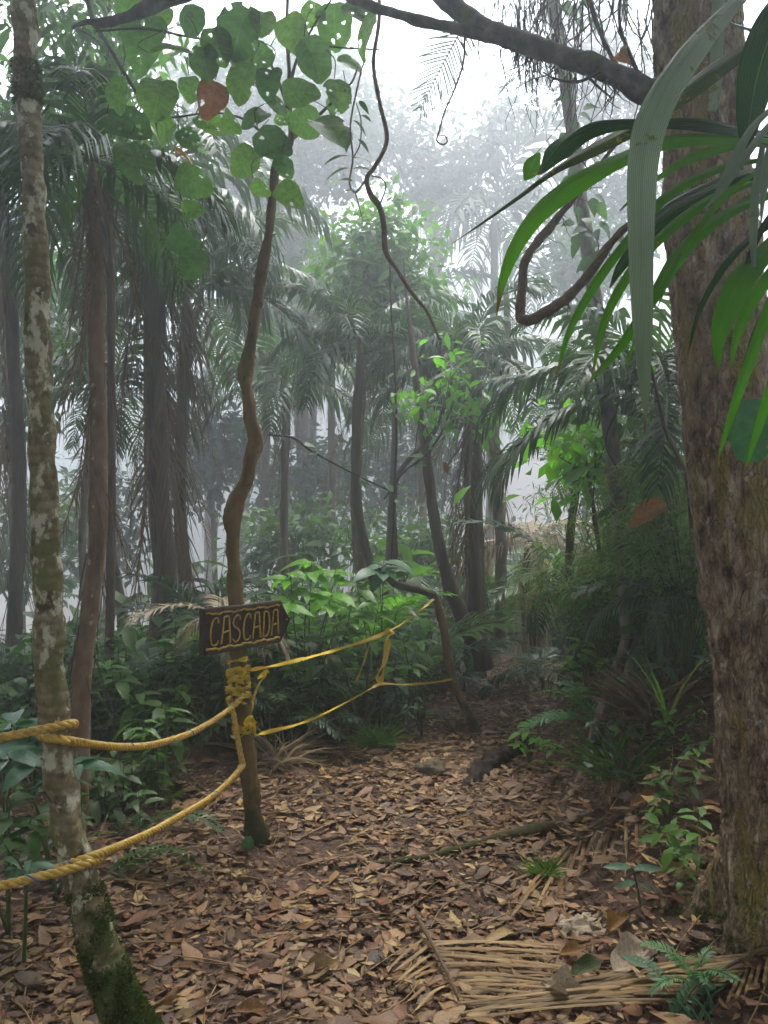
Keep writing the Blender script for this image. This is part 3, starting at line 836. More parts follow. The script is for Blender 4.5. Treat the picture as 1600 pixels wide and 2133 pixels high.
palm('far grey palm high behind the round-leaved branches', 480, 28, 545, 300, 24, 5.0, 32, (4, 5, 5), 4, mat='misty', spear=False)
palm('far misty palm rising above the hazy one at the crooked sapling', 440, 30, 440, 470, 24, 4.8, 33, (4, 5, 4), 4, mat='misty')
palm('short palm with dark spread fronds low on the left behind the stout dark palm', 262, 9.6, 232, 820, 26, 1.5, 34, (4, 5, 5), 5)
palm('misty palm at far left between the rope tree and the picture edge', 60, 12, 30, 640, 24, 1.9, 35, (4, 5, 5), 6)
palm('small palm with feather fronds over the slope beside the thin spotted tree', 1215, 6.9, 1215, 905, 20, 1.15, 36, (4, 4, 3), 0, mat='palm')
palm('dark young palm fanning out behind the drooping strap leaf', 1385, 4.9, 1372, 830, 20, 1.2, 37, (5, 7, 4), 0, mat='palm')
palm('dead pale-fronded stump palm in the mist right of the path bend', 1112, 8.6, 1108, 1120, 44, .95, 38, (0, 3, 7), 14, mat='pale_dry', dry='pale_dry', spear=False, skirt_len=1.2)
palm('slim grey palm far back between the sign and the pale-trunked palm', 640, 26, 655, 640, 22, 3.9, 39, (4, 5, 5), 5, mat='misty')
palm('slim grey palm far back to the right of the pale-trunked palm', 815, 24, 835, 700, 20, 3.6, 40, (4, 5, 5), 5, mat='misty')

# plain thin trunks seen among the palms
for lab, q in (('bare thin grey trunk curving beside the fibre-skirted palm', [(1042, 1330, 8.4, 28), (1044, 1150, 8.4, 25), (1036, 1000, 8.4, 24), (1030, 900, 8.4, 22), (1048, 820, 8.4, 20), (1058, 700, 8.4, 16), (1050, 560, 8.4, 10)]),
               ('thin dark trunk leaning against the pale-trunked palm', [(778, 1200, 8.3, 18), (745, 1060, 8.3, 20), (742, 900, 8.3, 20), (748, 800, 8.3, 17), (752, 700, 8.3, 12)]),
               ('thin pale trunk rising just right of the rope tree', [(190, 1480, 6.8, 20), (180, 1300, 6.8, 16), (172, 1100, 6.8, 16), (205, 700, 6.8, 14), (222, 400, 6.8, 13), (228, 150, 6.8, 11), (226, -40, 6.8, 9)]),
               ('dark sloping trunk behind the leaning tape pole', [(1010, 1370, 7.4, 40), (960, 1280, 7.4, 34), (925, 1180, 7.4, 28), (905, 1080, 7.4, 24), (888, 950, 7.4, 20), (868, 800, 7.5, 15), (850, 640, 7.6, 8), (840, 540, 7.6, 3)])):
    pts, rad = pix_path(q, 8)
    pts[:1, 2] -= .1
    o = link('bare_trunk', tube(Geo(), pts, rad, 10, trunk_disp(.2, 10, .5, len(lab))).mesh('bare_trunk'), M['dark_bark'] if 'dark' in lab else M['pale_bark'])
    rebase(tag(o, lab, 'tree trunk'), pts[0])

# ---------------------------------------------------------------- leafy trees
def small_leaf(shape='ell', W=.42, fold=.25, droop=.25):
    return leaf_geo(1, W, 3, fold, droop, shape).pack()
SL = small_leaf(); SLF = leaf_geo(1, .46, 2, .2, .25, 'ell').pack(); SLN = small_leaf('lance', .16, .15, .45); SLO = small_leaf('obov', .45)
def crown_geo(blobs, n, size, rr, T=None, hang=.3):
    """Leaves in clumps through the crown's volume; blobs are (centre, radii)."""
    T = T or (SL if size < .2 else SLF)
    Ms, Os = [], []
    cl = []
    for c, r in blobs:
        for _ in range(max(3, int(n / 14 / len(blobs)))):
            d = Vector((rr.gauss(0, 1), rr.gauss(0, 1), rr.gauss(0, 1))).normalized() * rr.random() ** .42
            cl.append((Vector(c) + Vector((d.x * r[0], d.y * r[1], d.z * r[2])), d))
    for c, d in cl:
        for _ in range(14):
            o = c + Vector((rr.gauss(0, 1), rr.gauss(0, 1), rr.gauss(0, .8))) * size * 1.1
            x = Vector((rr.gauss(0, 1), rr.gauss(0, 1), rr.gauss(-hang, .5))) + d * .7
            m = np.array(frame3(x, (rr.gauss(0, .5), rr.gauss(0, .5), 1)))
            Ms.append(m * size * rr.uniform(.6, 1.25)); Os.append(o)
    return Geo().inst(T, np.array(Ms), np.array(Os)), cl
def leafy_tree(label, trunk, blobs, n, size, mat, seed, T=None, bark='dark_bark', cat='tree', nlimb=14, name='tree', lr=.010):
    rr = random.Random(seed)
    pts, rad = pix_path(trunk, 8)
    t = thing(name, label, cat, pts[0])
    link('trunk', tube(Geo(), pts, rad, 10, trunk_disp(.2, 9, .5, seed)).mesh('tree_trunk'), M[bark], t)
    bl = [(P(u, v, Y), (rx / F * Y, ry, rz / F * Y)) for u, v, Y, rx, ry, rz in blobs]
    g, cl = crown_geo(bl, n, size, rr, T)
    cr = link('crown', g.mesh('crown'), M[mat], t)
    g = Geo()
    for i in range(nlimb):
        c, d = cl[rr.randrange(len(cl))]
        k_ = rr.randint(int(len(pts) * .45), len(pts) - 1)
        s = Vector(pts[k_]); e = c
        m = (s + e) / 2 + Vector((rr.gauss(0, .1), rr.gauss(0, .1), abs(rr.gauss(0, .12))))
        tube(g, crom([list(s), list(m), list(e)], 5), np.linspace(lr, .003, 11), 5, cap=False)
    link('limbs', g.mesh('limbs'), M['twig'], t)
    return t
leafy_tree('light green bushy tree in the mist above the pale-trunked palm', [(800, 1320, 9.4, 14), (822, 900, 9.4, 13), (806, 700, 9.4, 10), (795, 470, 9.4, 7)],
           [(790, 490, 9.4, 85, .5, 60), (760, 560, 9.4, 70, .45, 50), (850, 600, 9.4, 70, .4, 60), (790, 680, 9.4, 60, .4, 50)], 2600, .15, 'mid', 41, SLN if False else SL)
leafy_tree('grey broad-crowned tree silhouetted in the mist under the white sky gap', [(880, 1050, 24, 26), (900, 700, 24, 22), (905, 450, 24, 16), (900, 330, 24, 12)],
           [(850, 300, 24, 90, 2.2, 60), (940, 330, 24, 90, 2.2, 60), (1010, 320, 24, 50, .8, 40), (780, 270, 24, 70, 1., 60), (900, 390, 24, 60, 1., 25), (730, 190, 24, 80, 1.5, 60), (650, 90, 24, 80, 1.5, 60), (1060, 250, 24, 50, 1.2, 50)], 3800, .32, 'misty', 24, nlimb=22, lr=.06)
leafy_tree('leafy tree with drooping green leaves high behind the rope tree', [(228, 1430, 6.0, 20), (232, 900, 6., 18), (230, 300, 6., 14), (226, -80, 6., 10)],
           [(150, 110, 5.6, 110, .6, 110), (120, 10, 5.6, 120, .6, 60), (250, 40, 5.8, 80, .6, 80), (90, 230, 5.9, 70, .4, 60), (180, 260, 5.6, 70, .5, 60)], 1500, .16, 'mid', 43, leaf_geo(1, .3, 3, .2, .5, 'lance').pack())
leafy_tree('big hazy tree filling the mist behind the round-leaved branches', [(640, 1100, 22, 34), (620, 700, 22, 28), (600, 350, 22, 18)],
           [(450, 180, 22, 110, 1.5, 90), (600, 200, 22, 130, 1.5, 90), (540, 380, 22, 120, 1.2, 80), (700, 330, 22, 80, 1.2, 60), (640, 520, 22, 110, 1.2, 60)], 5600, .32, 'misty', 44, nlimb=26, lr=.06)
leafy_tree('pale misty tree behind the hanging rootlets and the thin spotted tree', [(1190, 1050, 21, 24), (1180, 600, 21, 20), (1200, 100, 21, 10)],
           [(1190, 80, 21, 140, 1.2, 100), (1280, 200, 20, 90, 1.1, 100), (1290, 420, 20, 80, 1., 100)], 3400, .28, 'misty', 45, nlimb=20, lr=.05)
leafy_tree('sapling with bright leaf sprays in front of the fibre-skirted palm', [(824, 1180, 7.4, 12), (826, 1000, 7.4, 11), (905, 900, 7.3, 8), (945, 780, 7.2, 5)],
           [(945, 775, 7.2, 50, .2, 40), (900, 850, 7.2, 40, .15, 20), (990, 860, 7.2, 40, .15, 15)], 230, .13, 'bright', 46, nlimb=8, lr=.005, name='sapling')
leafy_tree('small tree with broad pale green leaves by the thin spotted tree', [(1262, 1250, 5.6, 10), (1235, 1050, 5.6, 9), (1215, 930, 5.6, 6)],
           [(1200, 910, 5.6, 60, .2, 35), (1260, 960, 5.6, 50, .2, 40), (1330, 930, 5.6, 50, .2, 40)], 260, .17, 'bright', 47, SLO, nlimb=8, lr=.005)

for lab, u, v, Y, rx, rz, n_, sz, sd_ in (
        ('low misty tree filling the gap left of the crooked sapling behind the hazy palm', 440, 930, 19, 90, 110, 1500, .30, 140),
        ('low misty tree between the crooked sapling and the pale-trunked palm', 640, 1000, 22, 110, 110, 1700, .34, 141),
        ('low misty tree behind the palm seedling and the fibre-skirted palm', 850, 980, 20, 110, 120, 1700, .30, 142),
        ('low misty tree far left between the rope tree and the stout dark palm', 200, 1080, 18, 90, 150, 1400, .28, 143),
        ('leafy misty tree at the far left edge behind the rope tree', 20, 700, 11, 130, 260, 2000, .18, 147),
        ('tall misty tree filling the gap between the rope tree and the stout dark palm', 215, 560, 17, 90, 230, 1900, .26, 148),
        ('low misty tree filling the gap low at the left edge behind the rope tree', 40, 1110, 13, 110, 130, 1500, .2, 149),
        ('pale misty tree in the gap inside the looping liana', 1215, 560, 19, 90, 110, 1500, .27, 150),
        ('low misty tree closing the view at the end of the path', 1110, 1180, 24, 110, 90, 1500, .34, 144),
        ('dense dark shrub tree in the mist above the bright bush', 600, 1130, 13, 120, 60, 1100, .2, 145),
        ('dense dark shrub tree in the mist behind the forked pole', 850, 1150, 12, 110, 70, 1100, .18, 146)):
    x_ = (u - 800) / F * Y; vb = 1066.5 + (CAMZ - G(x_, Y)) / Y * F
    leafy_tree(lab, [(u, vb + 6, Y, 16), (u + 8, (v + vb) / 2, Y, 13), (u, v, Y, 8)], [(u - rx * .4, v + 10, Y, rx * .6, rx / F * Y * .6, rz), (u + rx * .45, v - 15, Y, rx * .6, rx / F * Y * .6, rz * .8)], n_, sz, 'misty' if sd_ < 145 else 'dark', sd_, nlimb=12, lr=.015)

# thin spotted tree with a climbing vine on it
rows = [(1322, 1420, 5.0, 36), (1308, 1270, 5.0, 34), (1296, 1130, 5.0, 33), (1282, 1000, 5.0, 33), (1268, 870, 5.0, 32), (1254, 750, 5.0, 32), (1240, 640, 5.0, 31), (1226, 530, 5.0, 30), (1212, 430, 5.0, 29), (1198, 320, 5.0, 29), (1180, 180, 5.0, 28), (1160, 60, 5.0, 28), (1140, -80, 5.0, 28)]
pts, rad = pix_path(rows, 8); TT = pts
t = thing('tree', 'thin leaning pale spotted tree right of the path with a leafy vine climbing it', 'tree', pts[0])
link('trunk', tube(Geo(), pts, rad, 14, trunk_disp(.22, 14, .6, 5)).mesh('thin_trunk'), M['pale_bark'], t)
t = thing('climbing_vine', 'leafy vine climbing the thin leaning spotted tree', 'vine', pts[4])
g = Geo(); rr = random.Random(51)
vp = [p + np.array([.05 * math.sin(i * .55), -.06 - .01 * math.cos(i * .55), 0]) for i, p in enumerate(pts[20:])]
link('stem', tube(g, vp, .005, 5).mesh('vine_stem'), M['twig'], t)
VL = leaf_geo(1, .55, 5, .2, .3, 'ovate', .15).mesh('vine_leaf')
for i in range(86):
    b = Vector(vp[rr.randrange(len(vp))])
    d = Vector((rr.gauss(0, 1), rr.gauss(-.6, .5), rr.gauss(-.3, .6))).normalized()
    link('leaf', VL, M['vine_leaf'], t, mat4(frame3(d + Vector((0, 0, -.5)), (rr.gauss(0, .4), -1, .4)), b + d * rr.uniform(.03, .16), rr.uniform(.08, .13)))

# hanging lianas
t = thing('liana', 'thin knotted liana hanging from the top with a few pointed leaves', 'vine', P(785, -20, 3.6))
pts, rad = pix_path([(788, -60, 3.6, 8), (790, 40, 3.6, 8), (778, 130, 3.6, 8), (790, 210, 3.6, 9), (806, 290, 3.6, 9), (782, 345, 3.6, 9), (764, 372, 3.6, 10), (772, 405, 3.6, 12), (790, 430, 3.6, 13), (800, 470, 3.6, 12), (804, 525, 3.6, 12), (826, 560, 3.6, 8), (858, 610, 3.6, 8), (890, 650, 3.6, 7), (916, 708, 3.6, 5)], 8)
link('stem', tube(Geo(), pts, rad, 8, trunk_disp(.2, 24, 1, 3)).mesh('liana_stem'), M['vine'], t)
for q in ([(764, 372, 3.6, 5), (740, 400, 3.62, 4), (728, 380, 3.62, 4), (735, 330, 3.62, 4), (730, 260, 3.62, 4), (745, 180, 3.62, 4), (760, 120, 3.62, 3)], [(792, 425, 3.6, 4), (804, 390, 3.6, 3), (795, 372, 3.6, 3), (774, 366, 3.6, 3)], [(740, 400, 3.6, 3), (748, 430, 3.6, 2), (756, 460, 3.6, 1)], [(735, 330, 3.62, 3), (750, 300, 3.6, 3), (752, 250, 3.6, 3), (742, 215, 3.6, 2)]):
    p2, r2 = pix_path(q, 6); link('tendril', tube(Geo(), p2, r2, 5).mesh('tendril'), M['vine'], t)
LL = leaf_geo(1, .34, 6, .3, .35, 'ell', .1).mesh('liana_leaf')
for u, v, du, dv, s in ((728, 325, -62, 8, 60), (728, 350, -60, 8, 62), (735, 330, 36, -6, 40), (735, 352, 40, -4, 40), (735, 378, -40, -20, 38), (742, 398, -36, -8, 34), (735, 250, 30, 20, 42), (745, 290, 28, 22, 36), (728, 290, -10, 30, 34), (748, 210, 20, 26, 36), (735, 200, -24, 22, 34), (752, 240, 24, 14, 30), (722, 270, -20, 26, 30)):
    link('leaf', LL, M['vine_leaf'], t, mat4(frame3((du, rr.gauss(-8, 12), -dv), (rr.gauss(0, .3), -.7, 1)), P(u, v, 3.6), s / F * 3.6))
pts, rad = pix_path([(1320, 250, 3.1, 8), (1260, 330, 3.05, 10), (1205, 400, 3.0, 12), (1168, 445, 3.0, 15), (1148, 472, 3.0, 18), (1118, 505, 3.0, 19), (1094, 545, 3.0, 19), (1088, 600, 3.0, 20), (1084, 655, 3.0, 21), (1100, 668, 2.98, 25), (1130, 655, 2.96, 24), (1180, 622, 2.92, 22), (1225, 575, 2.86, 20), (1262, 520, 2.8, 18), (1300, 478, 2.74, 16), (1350, 440, 2.7, 14), (1420, 405, 2.62, 10)], 10)
t = thing('liana', 'thick hairy liana hanging in a U loop beside the big trunk', 'vine', pts[0])
link('stem', tube(Geo(), pts, rad, 12, trunk_disp(.3, 20, 1, 9)).mesh('loop_stem'), M['vine'], t)
g = Geo(); rr = random.Random(61)
for i in range(60):
    p = pts[rr.randrange(4, len(pts) - 30)]
    tube(g, wander(p, (rr.gauss(0, 1), rr.gauss(0, .4), rr.gauss(-.6, .7)), rr.uniform(.03, .13), 6, .35, .05, rr), np.linspace(.0018, .0005, 7), 4, cap=False)
q = link('root_hairs', g.mesh('root_hairs'), M['twig'], t); q['kind'] = 'stuff'
pts, rad = pix_path([(968, 60, 3.3, 5), (965, 130, 3.3, 5), (945, 190, 3.3, 4), (925, 235, 3.3, 4), (916, 270, 3.3, 4), (910, 292, 3.3, 4), (922, 301, 3.3, 4), (932, 295, 3.3, 4), (926, 282, 3.28, 3), (915, 284, 3.28, 3)], 10)
o = link('tendril_vine', tube(Geo(), pts, rad, 5).mesh('curl_tendril'), M['twig']); rebase(tag(o, 'thin curled tendril hanging from the limb against the white sky', 'vine'), pts[0])
for lab, q in (('thin leafy twig slanting down in the mist right of the crooked sapling', [(560, 905, 6.4, 5), (610, 912, 6.4, 5), (650, 940, 6.4, 5), (720, 978, 6.4, 4), (770, 1003, 6.4, 4), (830, 1030, 6.4, 3)]),
               ('slender curved twig arching below the sapling with bright sprays', [(945, 835, 6.9, 5), (925, 890, 6.9, 5), (890, 945, 6.9, 5), (840, 985, 6.9, 4), (800, 1040, 6.9, 3)]),
               ('thin vine hanging straight down beside the knotted liana', [(812, 540, 6.2, 4), (815, 640, 6.2, 4), (822, 760, 6.2, 5), (826, 900, 6.2, 5), (822, 1020, 6.2, 4), (815, 1180, 6.2, 4)]),
               ('dark bent twig hanging in front of the bamboo left of the big trunk', [(1340, 700, 3.6, 6), (1372, 830, 3.6, 7), (1385, 890, 3.6, 9), (1412, 950, 3.6, 10), (1432, 1010, 3.6, 9), (1440, 1100, 3.6, 8)])):
    pts, rad = pix_path(q, 7)
    tt = thing('hanging_twig', lab, 'vine', pts[0])
    link('stem', tube(Geo(), pts, rad, 6, trunk_disp(.2, 20, 1, 3)).mesh('vine_stem'), M['twig'], tt)
    for i in range(7):
        b = Vector(pts[random.randrange(len(pts))]); d = Vector((random.gauss(0, 1), random.gauss(-.3, .5), random.gauss(-.1, .6)))
        link('leaf', VL, M['vine_leaf'], tt, mat4(frame3(d, (0, -.6, 1)), b, random.uniform(.07, .13) * b.y / 6))
# single palm frond hanging against the bright sky
t = thing('hanging_frond', 'palm frond hanging against the white sky below the limb', 'palm frond', P(975, -30, 4.6))
g = frond_geo(8, -14, 1, 26, .34, .010, .12, 34, 5, vee=0)
link('blade', g.mesh('hanging_blade'), M['palm'], t, mat4(frame3((-.5, -.05, -.95), (.1, -1, .15)), P(985, 20, 4.9), .66))

# ---------------------------------------------------------------- strap-leaved plant in the foreground
cr0 = Vector((.92, 1.85, G(.92, 1.85)))
t = thing('strap_leaved_plant', 'large foreground plant with long ribbed strap leaves drooping across the big trunk', 'plant', cr0)
link('stem', tube(Geo(), crom([list(cr0 - Vector((0, 0, .1))), [.94, 1.85, .9], [.95, 1.8, 1.7], [.93, 1.72, 2.35]], 8), np.linspace(.034, .022, 25), 12, trunk_disp(.4, 16, .4, 3)).mesh('strap_stem'), M['pole'], t)
def strap(rows, mat, label=None, nrm=(0, -1, .35), fold=.36, roll=0., cut=False):
    """rows of (u, v, Y, width px): a ribbed ribbon leaf that faces mostly along nrm."""
    w = np.array([list(P(u, v, Y)) + [wp * .88 / F * Y] for u, v, Y, wp in rows])
    c = crom(w, 7); pt = c[:, :3]; wd = np.maximum(c[:, 3], .0008)
    tn = np.gradient(pt, axis=0); tn /= np.linalg.norm(tn, axis=1)[:, None]
    V, A, Fc = [], [], []
    m = 9; n = len(pt)
    for i in range(n):
        N = Vector(nrm); T = Vector(tn[i]); sdv = T.cross(N)
        sdv.normalize(); N = sdv.cross(T)
        if roll:
            a_ = roll * (i / n - .5); sdv, N = sdv * math.cos(a_) + N * math.sin(a_), N * math.cos(a_) - sdv * math.sin(a_)
        for j in range(m):
            s = (j / (m - 1) - .5) * 2
            zz = -fold * wd[i] * .5 * abs(s) + (.03 * wd[i] if j % 2 else 0) + .05 * wd[i] * math.sin(i * .35 + s * 2)
            V.append(Vector(pt[i]) + sdv * s * wd[i] * .5 + N * zz); A.append((s, i / n, 0))
    for i in range(n - 1):
        for j in range(m - 1):
            q = i * m + j; Fc.append((q, q + 1, q + m + 1, q + m))
    o = link('leaf', Geo().add(V, Fc, A).mesh('strap_leaf'), M[mat], t)
    if label: o['label'] = label
    return o
ROOT = (1690, 330, 1.74, 20)
strap([(1690, -150, 1.7, 20), (1610, -70, 1.6, 26), (1535, 0, 1.5, 36), (1440, 105, 1.42, 66), (1368, 220, 1.38, 80), (1340, 330, 1.36, 72), (1335, 500, 1.36, 60), (1338, 660, 1.37, 48), (1342, 780, 1.38, 30), (1344, 850, 1.39, 12), (1343, 905, 1.4, 2)], 'strap_grey', 'grey green blade folded over and hanging straight down', (-.35, -1, .1))
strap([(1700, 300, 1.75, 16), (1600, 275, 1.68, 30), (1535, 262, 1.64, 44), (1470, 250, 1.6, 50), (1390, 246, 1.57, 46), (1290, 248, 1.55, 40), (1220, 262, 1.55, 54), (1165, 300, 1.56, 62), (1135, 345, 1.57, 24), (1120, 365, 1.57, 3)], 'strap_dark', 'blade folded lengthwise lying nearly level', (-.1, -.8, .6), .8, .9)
strap([(1700, -10, 1.8, 24), (1600, 70, 1.78, 44), (1520, 120, 1.76, 48), (1430, 185, 1.74, 50), (1330, 255, 1.72, 48), (1240, 305, 1.7, 38), (1160, 350, 1.68, 22), (1080, 410, 1.66, 12), (1010, 460, 1.65, 7), (942, 507, 1.64, 2)], 'strap_old', 'long dark blade with a dead yellowed tip', (-.2, -1, .5), .5)
strap([(1700, 300, 1.74, 16), (1600, 290, 1.66, 30), (1480, 285, 1.6, 42), (1385, 292, 1.56, 46), (1300, 325, 1.53, 50), (1210, 372, 1.51, 56), (1130, 432, 1.5, 54), (1078, 505, 1.5, 38), (1048, 580, 1.5, 22), (1034, 658, 1.5, 2)], 'strap', 'bright green blade arching down to the left', (-.25, -1, .45), .35)
strap([(1125, 318, 1.7, 8), (1112, 335, 1.7, 36), (1104, 355, 1.7, 38), (1092, 376, 1.7, 4)], 'strap', None, (0, -1, .3))
strap([ROOT, (1580, 300, 1.72, 20), (1480, 318, 1.7, 22), (1400, 350, 1.68, 20), (1330, 400, 1.67, 14), (1290, 440, 1.66, 3)], 'strap', None, (-.2, -1, .8))
strap([ROOT, (1590, 330, 1.7, 24), (1490, 352, 1.66, 27), (1390, 405, 1.63, 28), (1310, 495, 1.61, 26), (1240, 590, 1.6, 24), (1185, 690, 1.6, 16), (1158, 792, 1.6, 2)], 'strap', None, (-.3, -1, .6))
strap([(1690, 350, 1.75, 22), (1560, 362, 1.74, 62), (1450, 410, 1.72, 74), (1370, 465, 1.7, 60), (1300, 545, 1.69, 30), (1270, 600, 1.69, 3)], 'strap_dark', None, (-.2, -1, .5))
strap([ROOT, (1600, 368, 1.66, 25), (1500, 402, 1.62, 28), (1400, 470, 1.59, 30), (1320, 555, 1.58, 28), (1262, 660, 1.58, 20), (1232, 790, 1.58, 2)], 'strap', None, (-.25, -1, .7), .4)
strap([ROOT, (1610, 398, 1.64, 26), (1510, 445, 1.6, 32), (1420, 520, 1.57, 36), (1365, 610, 1.56, 32), (1300, 710, 1.56, 24), (1250, 770, 1.56, 14), (1225, 800, 1.56, 2)], 'strap', None, (-.25, -1, .6), .4)
strap([(1640, 230, 1.5, 12), (1600, 262, 1.45, 16), (1545, 335, 1.42, 19), (1500, 400, 1.41, 12), (1458, 445, 1.41, 2)], 'strap_grey', None, (-.4, -1, .1))
strap([(1640, 200, 1.52, 12), (1575, 255, 1.48, 18), (1535, 320, 1.46, 22), (1495, 400, 1.45, 12), (1462, 446, 1.45, 2)], 'strap_grey', None, (-.4, -1, .1))
strap([(1500, -120, 1.9, 24), (1497, 0, 1.88, 28), (1494, 120, 1.87, 30), (1490, 200, 1.87, 26), (1484, 235, 1.87, 16)], 'strap_grey', None, (-.1, -1, 0))
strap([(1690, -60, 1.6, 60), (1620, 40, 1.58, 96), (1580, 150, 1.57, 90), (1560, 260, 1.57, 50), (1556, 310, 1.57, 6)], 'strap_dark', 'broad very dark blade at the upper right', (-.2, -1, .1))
strap([(1690, 420, 1.6, 26), (1610, 505, 1.52, 44), (1545, 580, 1.48, 62), (1508, 660, 1.46, 52), (1496, 720, 1.46, 26), (1498, 778, 1.46, 2)], 'strap', 'wide bright blade hanging at the right edge', (-.4, -1, .2), .3)
strap([(1690, 450, 1.6, 22), (1620, 550, 1.55, 30), (1565, 630, 1.53, 30), (1535, 700, 1.52, 20), (1520, 775, 1.52, 2)], 'strap', None, (-.3, -1, .2))
strap([(1690, 480, 1.62, 20), (1620, 600, 1.57, 26), (1570, 730, 1.55, 26), (1525, 860, 1.54, 18), (1492, 970, 1.54, 2)], 'strap', None, (-.3, -1, .2))
strap([(1690, 560, 1.6, 20), (1640, 700, 1.56, 24), (1590, 860, 1.55, 22), (1550, 985, 1.55, 2)], 'strap', None, (-.3, -1, .2))
strap([(1590, 300, 1.5, 14), (1575, 400, 1.49, 20), (1570, 500, 1.49, 18), (1572, 590, 1.49, 2)], 'strap_grey', None, (-.1, -1, 0))
strap([(1660, 240, 1.5, 14), (1612, 290, 1.47, 20), (1592, 390, 1.46, 16), (1585, 470, 1.46, 2)], 'strap_grey', None, (-.3, -1, 0))
strap([(1680, -20, 1.66, 30), (1600, 55, 1.65, 60), (1540, 50, 1.65, 40), (1515, 45, 1.65, 5)], 'bluish', None, (0, -.6, .8))
for q in ([ROOT, (1600, 345, 1.6, 16), (1520, 400, 1.57, 17), (1450, 480, 1.55, 15), (1400, 570, 1.54, 9), (1370, 640, 1.54, 2)], [ROOT, (1620, 300, 1.62, 14), (1530, 300, 1.6, 17), (1440, 322, 1.58, 16), (1370, 372, 1.57, 10), (1335, 420, 1.57, 2)],
          [(1690, 520, 1.66, 14), (1630, 590, 1.62, 18), (1580, 680, 1.6, 18), (1545, 790, 1.6, 10), (1530, 880, 1.6, 2)], [(1690, 440, 1.7, 14), (1600, 470, 1.68, 18), (1520, 540, 1.66, 18), (1460, 640, 1.65, 12), (1432, 740, 1.65, 2)],
          [ROOT, (1590, 390, 1.7, 16), (1480, 470, 1.67, 18), (1390, 580, 1.66, 16), (1330, 690, 1.66, 9), (1300, 780, 1.66, 2)], [(1690, 380, 1.58, 12), (1630, 420, 1.52, 16), (1580, 490, 1.5, 16), (1548, 580, 1.5, 9), (1536, 650, 1.5, 2)]):
    strap(q, 'strap' if len(q) % 2 == 0 else 'strap_dark', None, (-.3, -1, .5), .35)
t2 = thing('round_leaved_creeper', 'blue green round leaf hanging at the right edge below the strap leaves', 'plant', P(1640, 900, 1.9))
link('leaf', RL[3], M['bluish'], t2, mat4(frame3((-.3, .1, -1), (-.3, -1, .2)), P(1596, 825, 1.9), .135))
link('stalk', tube(Geo(), crom([list(P(1700, 600, 1.9)), list(P(1650, 720, 1.9)), list(P(1597, 827, 1.9))], 6), .003, 5).mesh('stalk'), M['green_stem'], t2)

# ---------------------------------------------------------------- sign
def sp3(s, tt, d=0.):
    """Sign face: s 0..1 left to right, tt 0..1 bottom to top, d metres towards the viewer."""
    bl, tl, br, tr = P(425, 1367, 3.94), P(425, 1269, 3.94), P(586, 1337, 4.34), P(586, 1250, 4.34)
    p = (bl * (1 - s) + br * s) * (1 - tt) + (tl * (1 - s) + tr * s) * tt
    n = (br - bl).cross(tl - bl).normalized()
    return p + n * d
t = thing('wooden_sign', 'dark brown arrow-shaped wooden sign with ochre lettering CASCADA', 'sign', sp3(.42, 0, -.03))
prof = [(0, .0), (0.006, .5), (0, 1), (.5, 1.0), (.985, 1.0), (1.06, .76), (1.13, .5), (1.06, .24), (.985, .0), (.5, 0.)]
g = Geo(); k_ = len(prof)
V = [sp3(s + .008 * (nz((s, q, 0), 9)), q + .02 * nz((s, q, 5), 9), d) for d in (.0, -.034) for s, q in prof]
g.add(V, [tuple(range(k_))[::-1], tuple(range(k_, 2 * k_))] + [(i, (i + 1) % k_, k_ + (i + 1) % k_, k_ + i) for i in range(k_)])
bd = link('board', g.mesh('board', False), M['board'], t)
for z0_, z1_ in ((.975, .905), (.025, .095)):      # raised borders with a wavy ochre inner edge
    g = Geo(); V = []; n_ = 26
    for i in range(n_):
        s = .012 + .965 * i / (n_ - 1)
        wv = .016 * math.sin(i * 1.1 + z0_) + .012 * math.sin(i * 2.7)
        V += [sp3(s, z0_, .0), sp3(s, z0_, .009), sp3(s, z1_ + wv, .009), sp3(s, z1_ + wv, .0)]
    g.add(V, [(i * 4 + j, i * 4 + j + 1, i * 4 + j + 5, i * 4 + j + 4) for i in range(n_ - 1) for j in range(3)])
    bo = link('border', g.mesh('border', False), M['board_edge'], bd)
    ln = [sp3(.02 + .945 * i / 50, z1_ + .016 * math.sin(i / 50 * 25 * 1.1 + z0_) + .012 * math.sin(i / 50 * 25 * 2.7) - (.018 if z0_ > .5 else -.018), .004) for i in range(51)]
    link('painted_edge', tube(Geo(), [list(p) for p in ln], .0062, 6).mesh('painted_edge'), M['paint'], bd)
GL = {'C': [[(.95, .80), (.88, .97), (.62, 1.), (.33, .88), (.12, .62), (.06, .34), (.16, .08), (.42, 0), (.75, .03), (.92, .16)]],
      'A': [[(.02, 0), (.14, .36), (.26, .72), (.36, 1.)], [(.36, 1.), (.62, 1.01), (.86, 1.)], [(.86, 1.), (.90, .66), (.95, .3), (1., 0)], [(.15, .40), (.5, .44), (.92, .46)]],
      'S': [[(.95, .82), (.86, .97), (.6, 1.), (.3, .9), (.16, .72), (.3, .58), (.62, .5), (.86, .38), (.88, .18), (.66, .03), (.36, 0), (.06, .12)]],
      'D': [[(.08, 0), (.16, .33), (.22, .66), (.28, 1.)], [(.28, 1.), (.6, 1.), (.86, .86), (.92, .55), (.86, .25), (.6, .04), (.08, 0)]]}
for ch, s0, s1 in (('C', .065, .175), ('A', .20, .315), ('S', .335, .445), ('C', .475, .58), ('A', .60, .705), ('D', .73, .835), ('A', .85, .955)):
    g = Geo()
    for stroke in GL[ch]:
        c = crom([(s0 + (s1 - s0) * a_, .195 + .585 * b_, 0) for a_, b_ in stroke], 4)
        tube(g, [list(sp3(q[0], q[1], .003)) for q in c], .0045, 6)
    link('letter', g.mesh('letter'), M['paint'], bd)
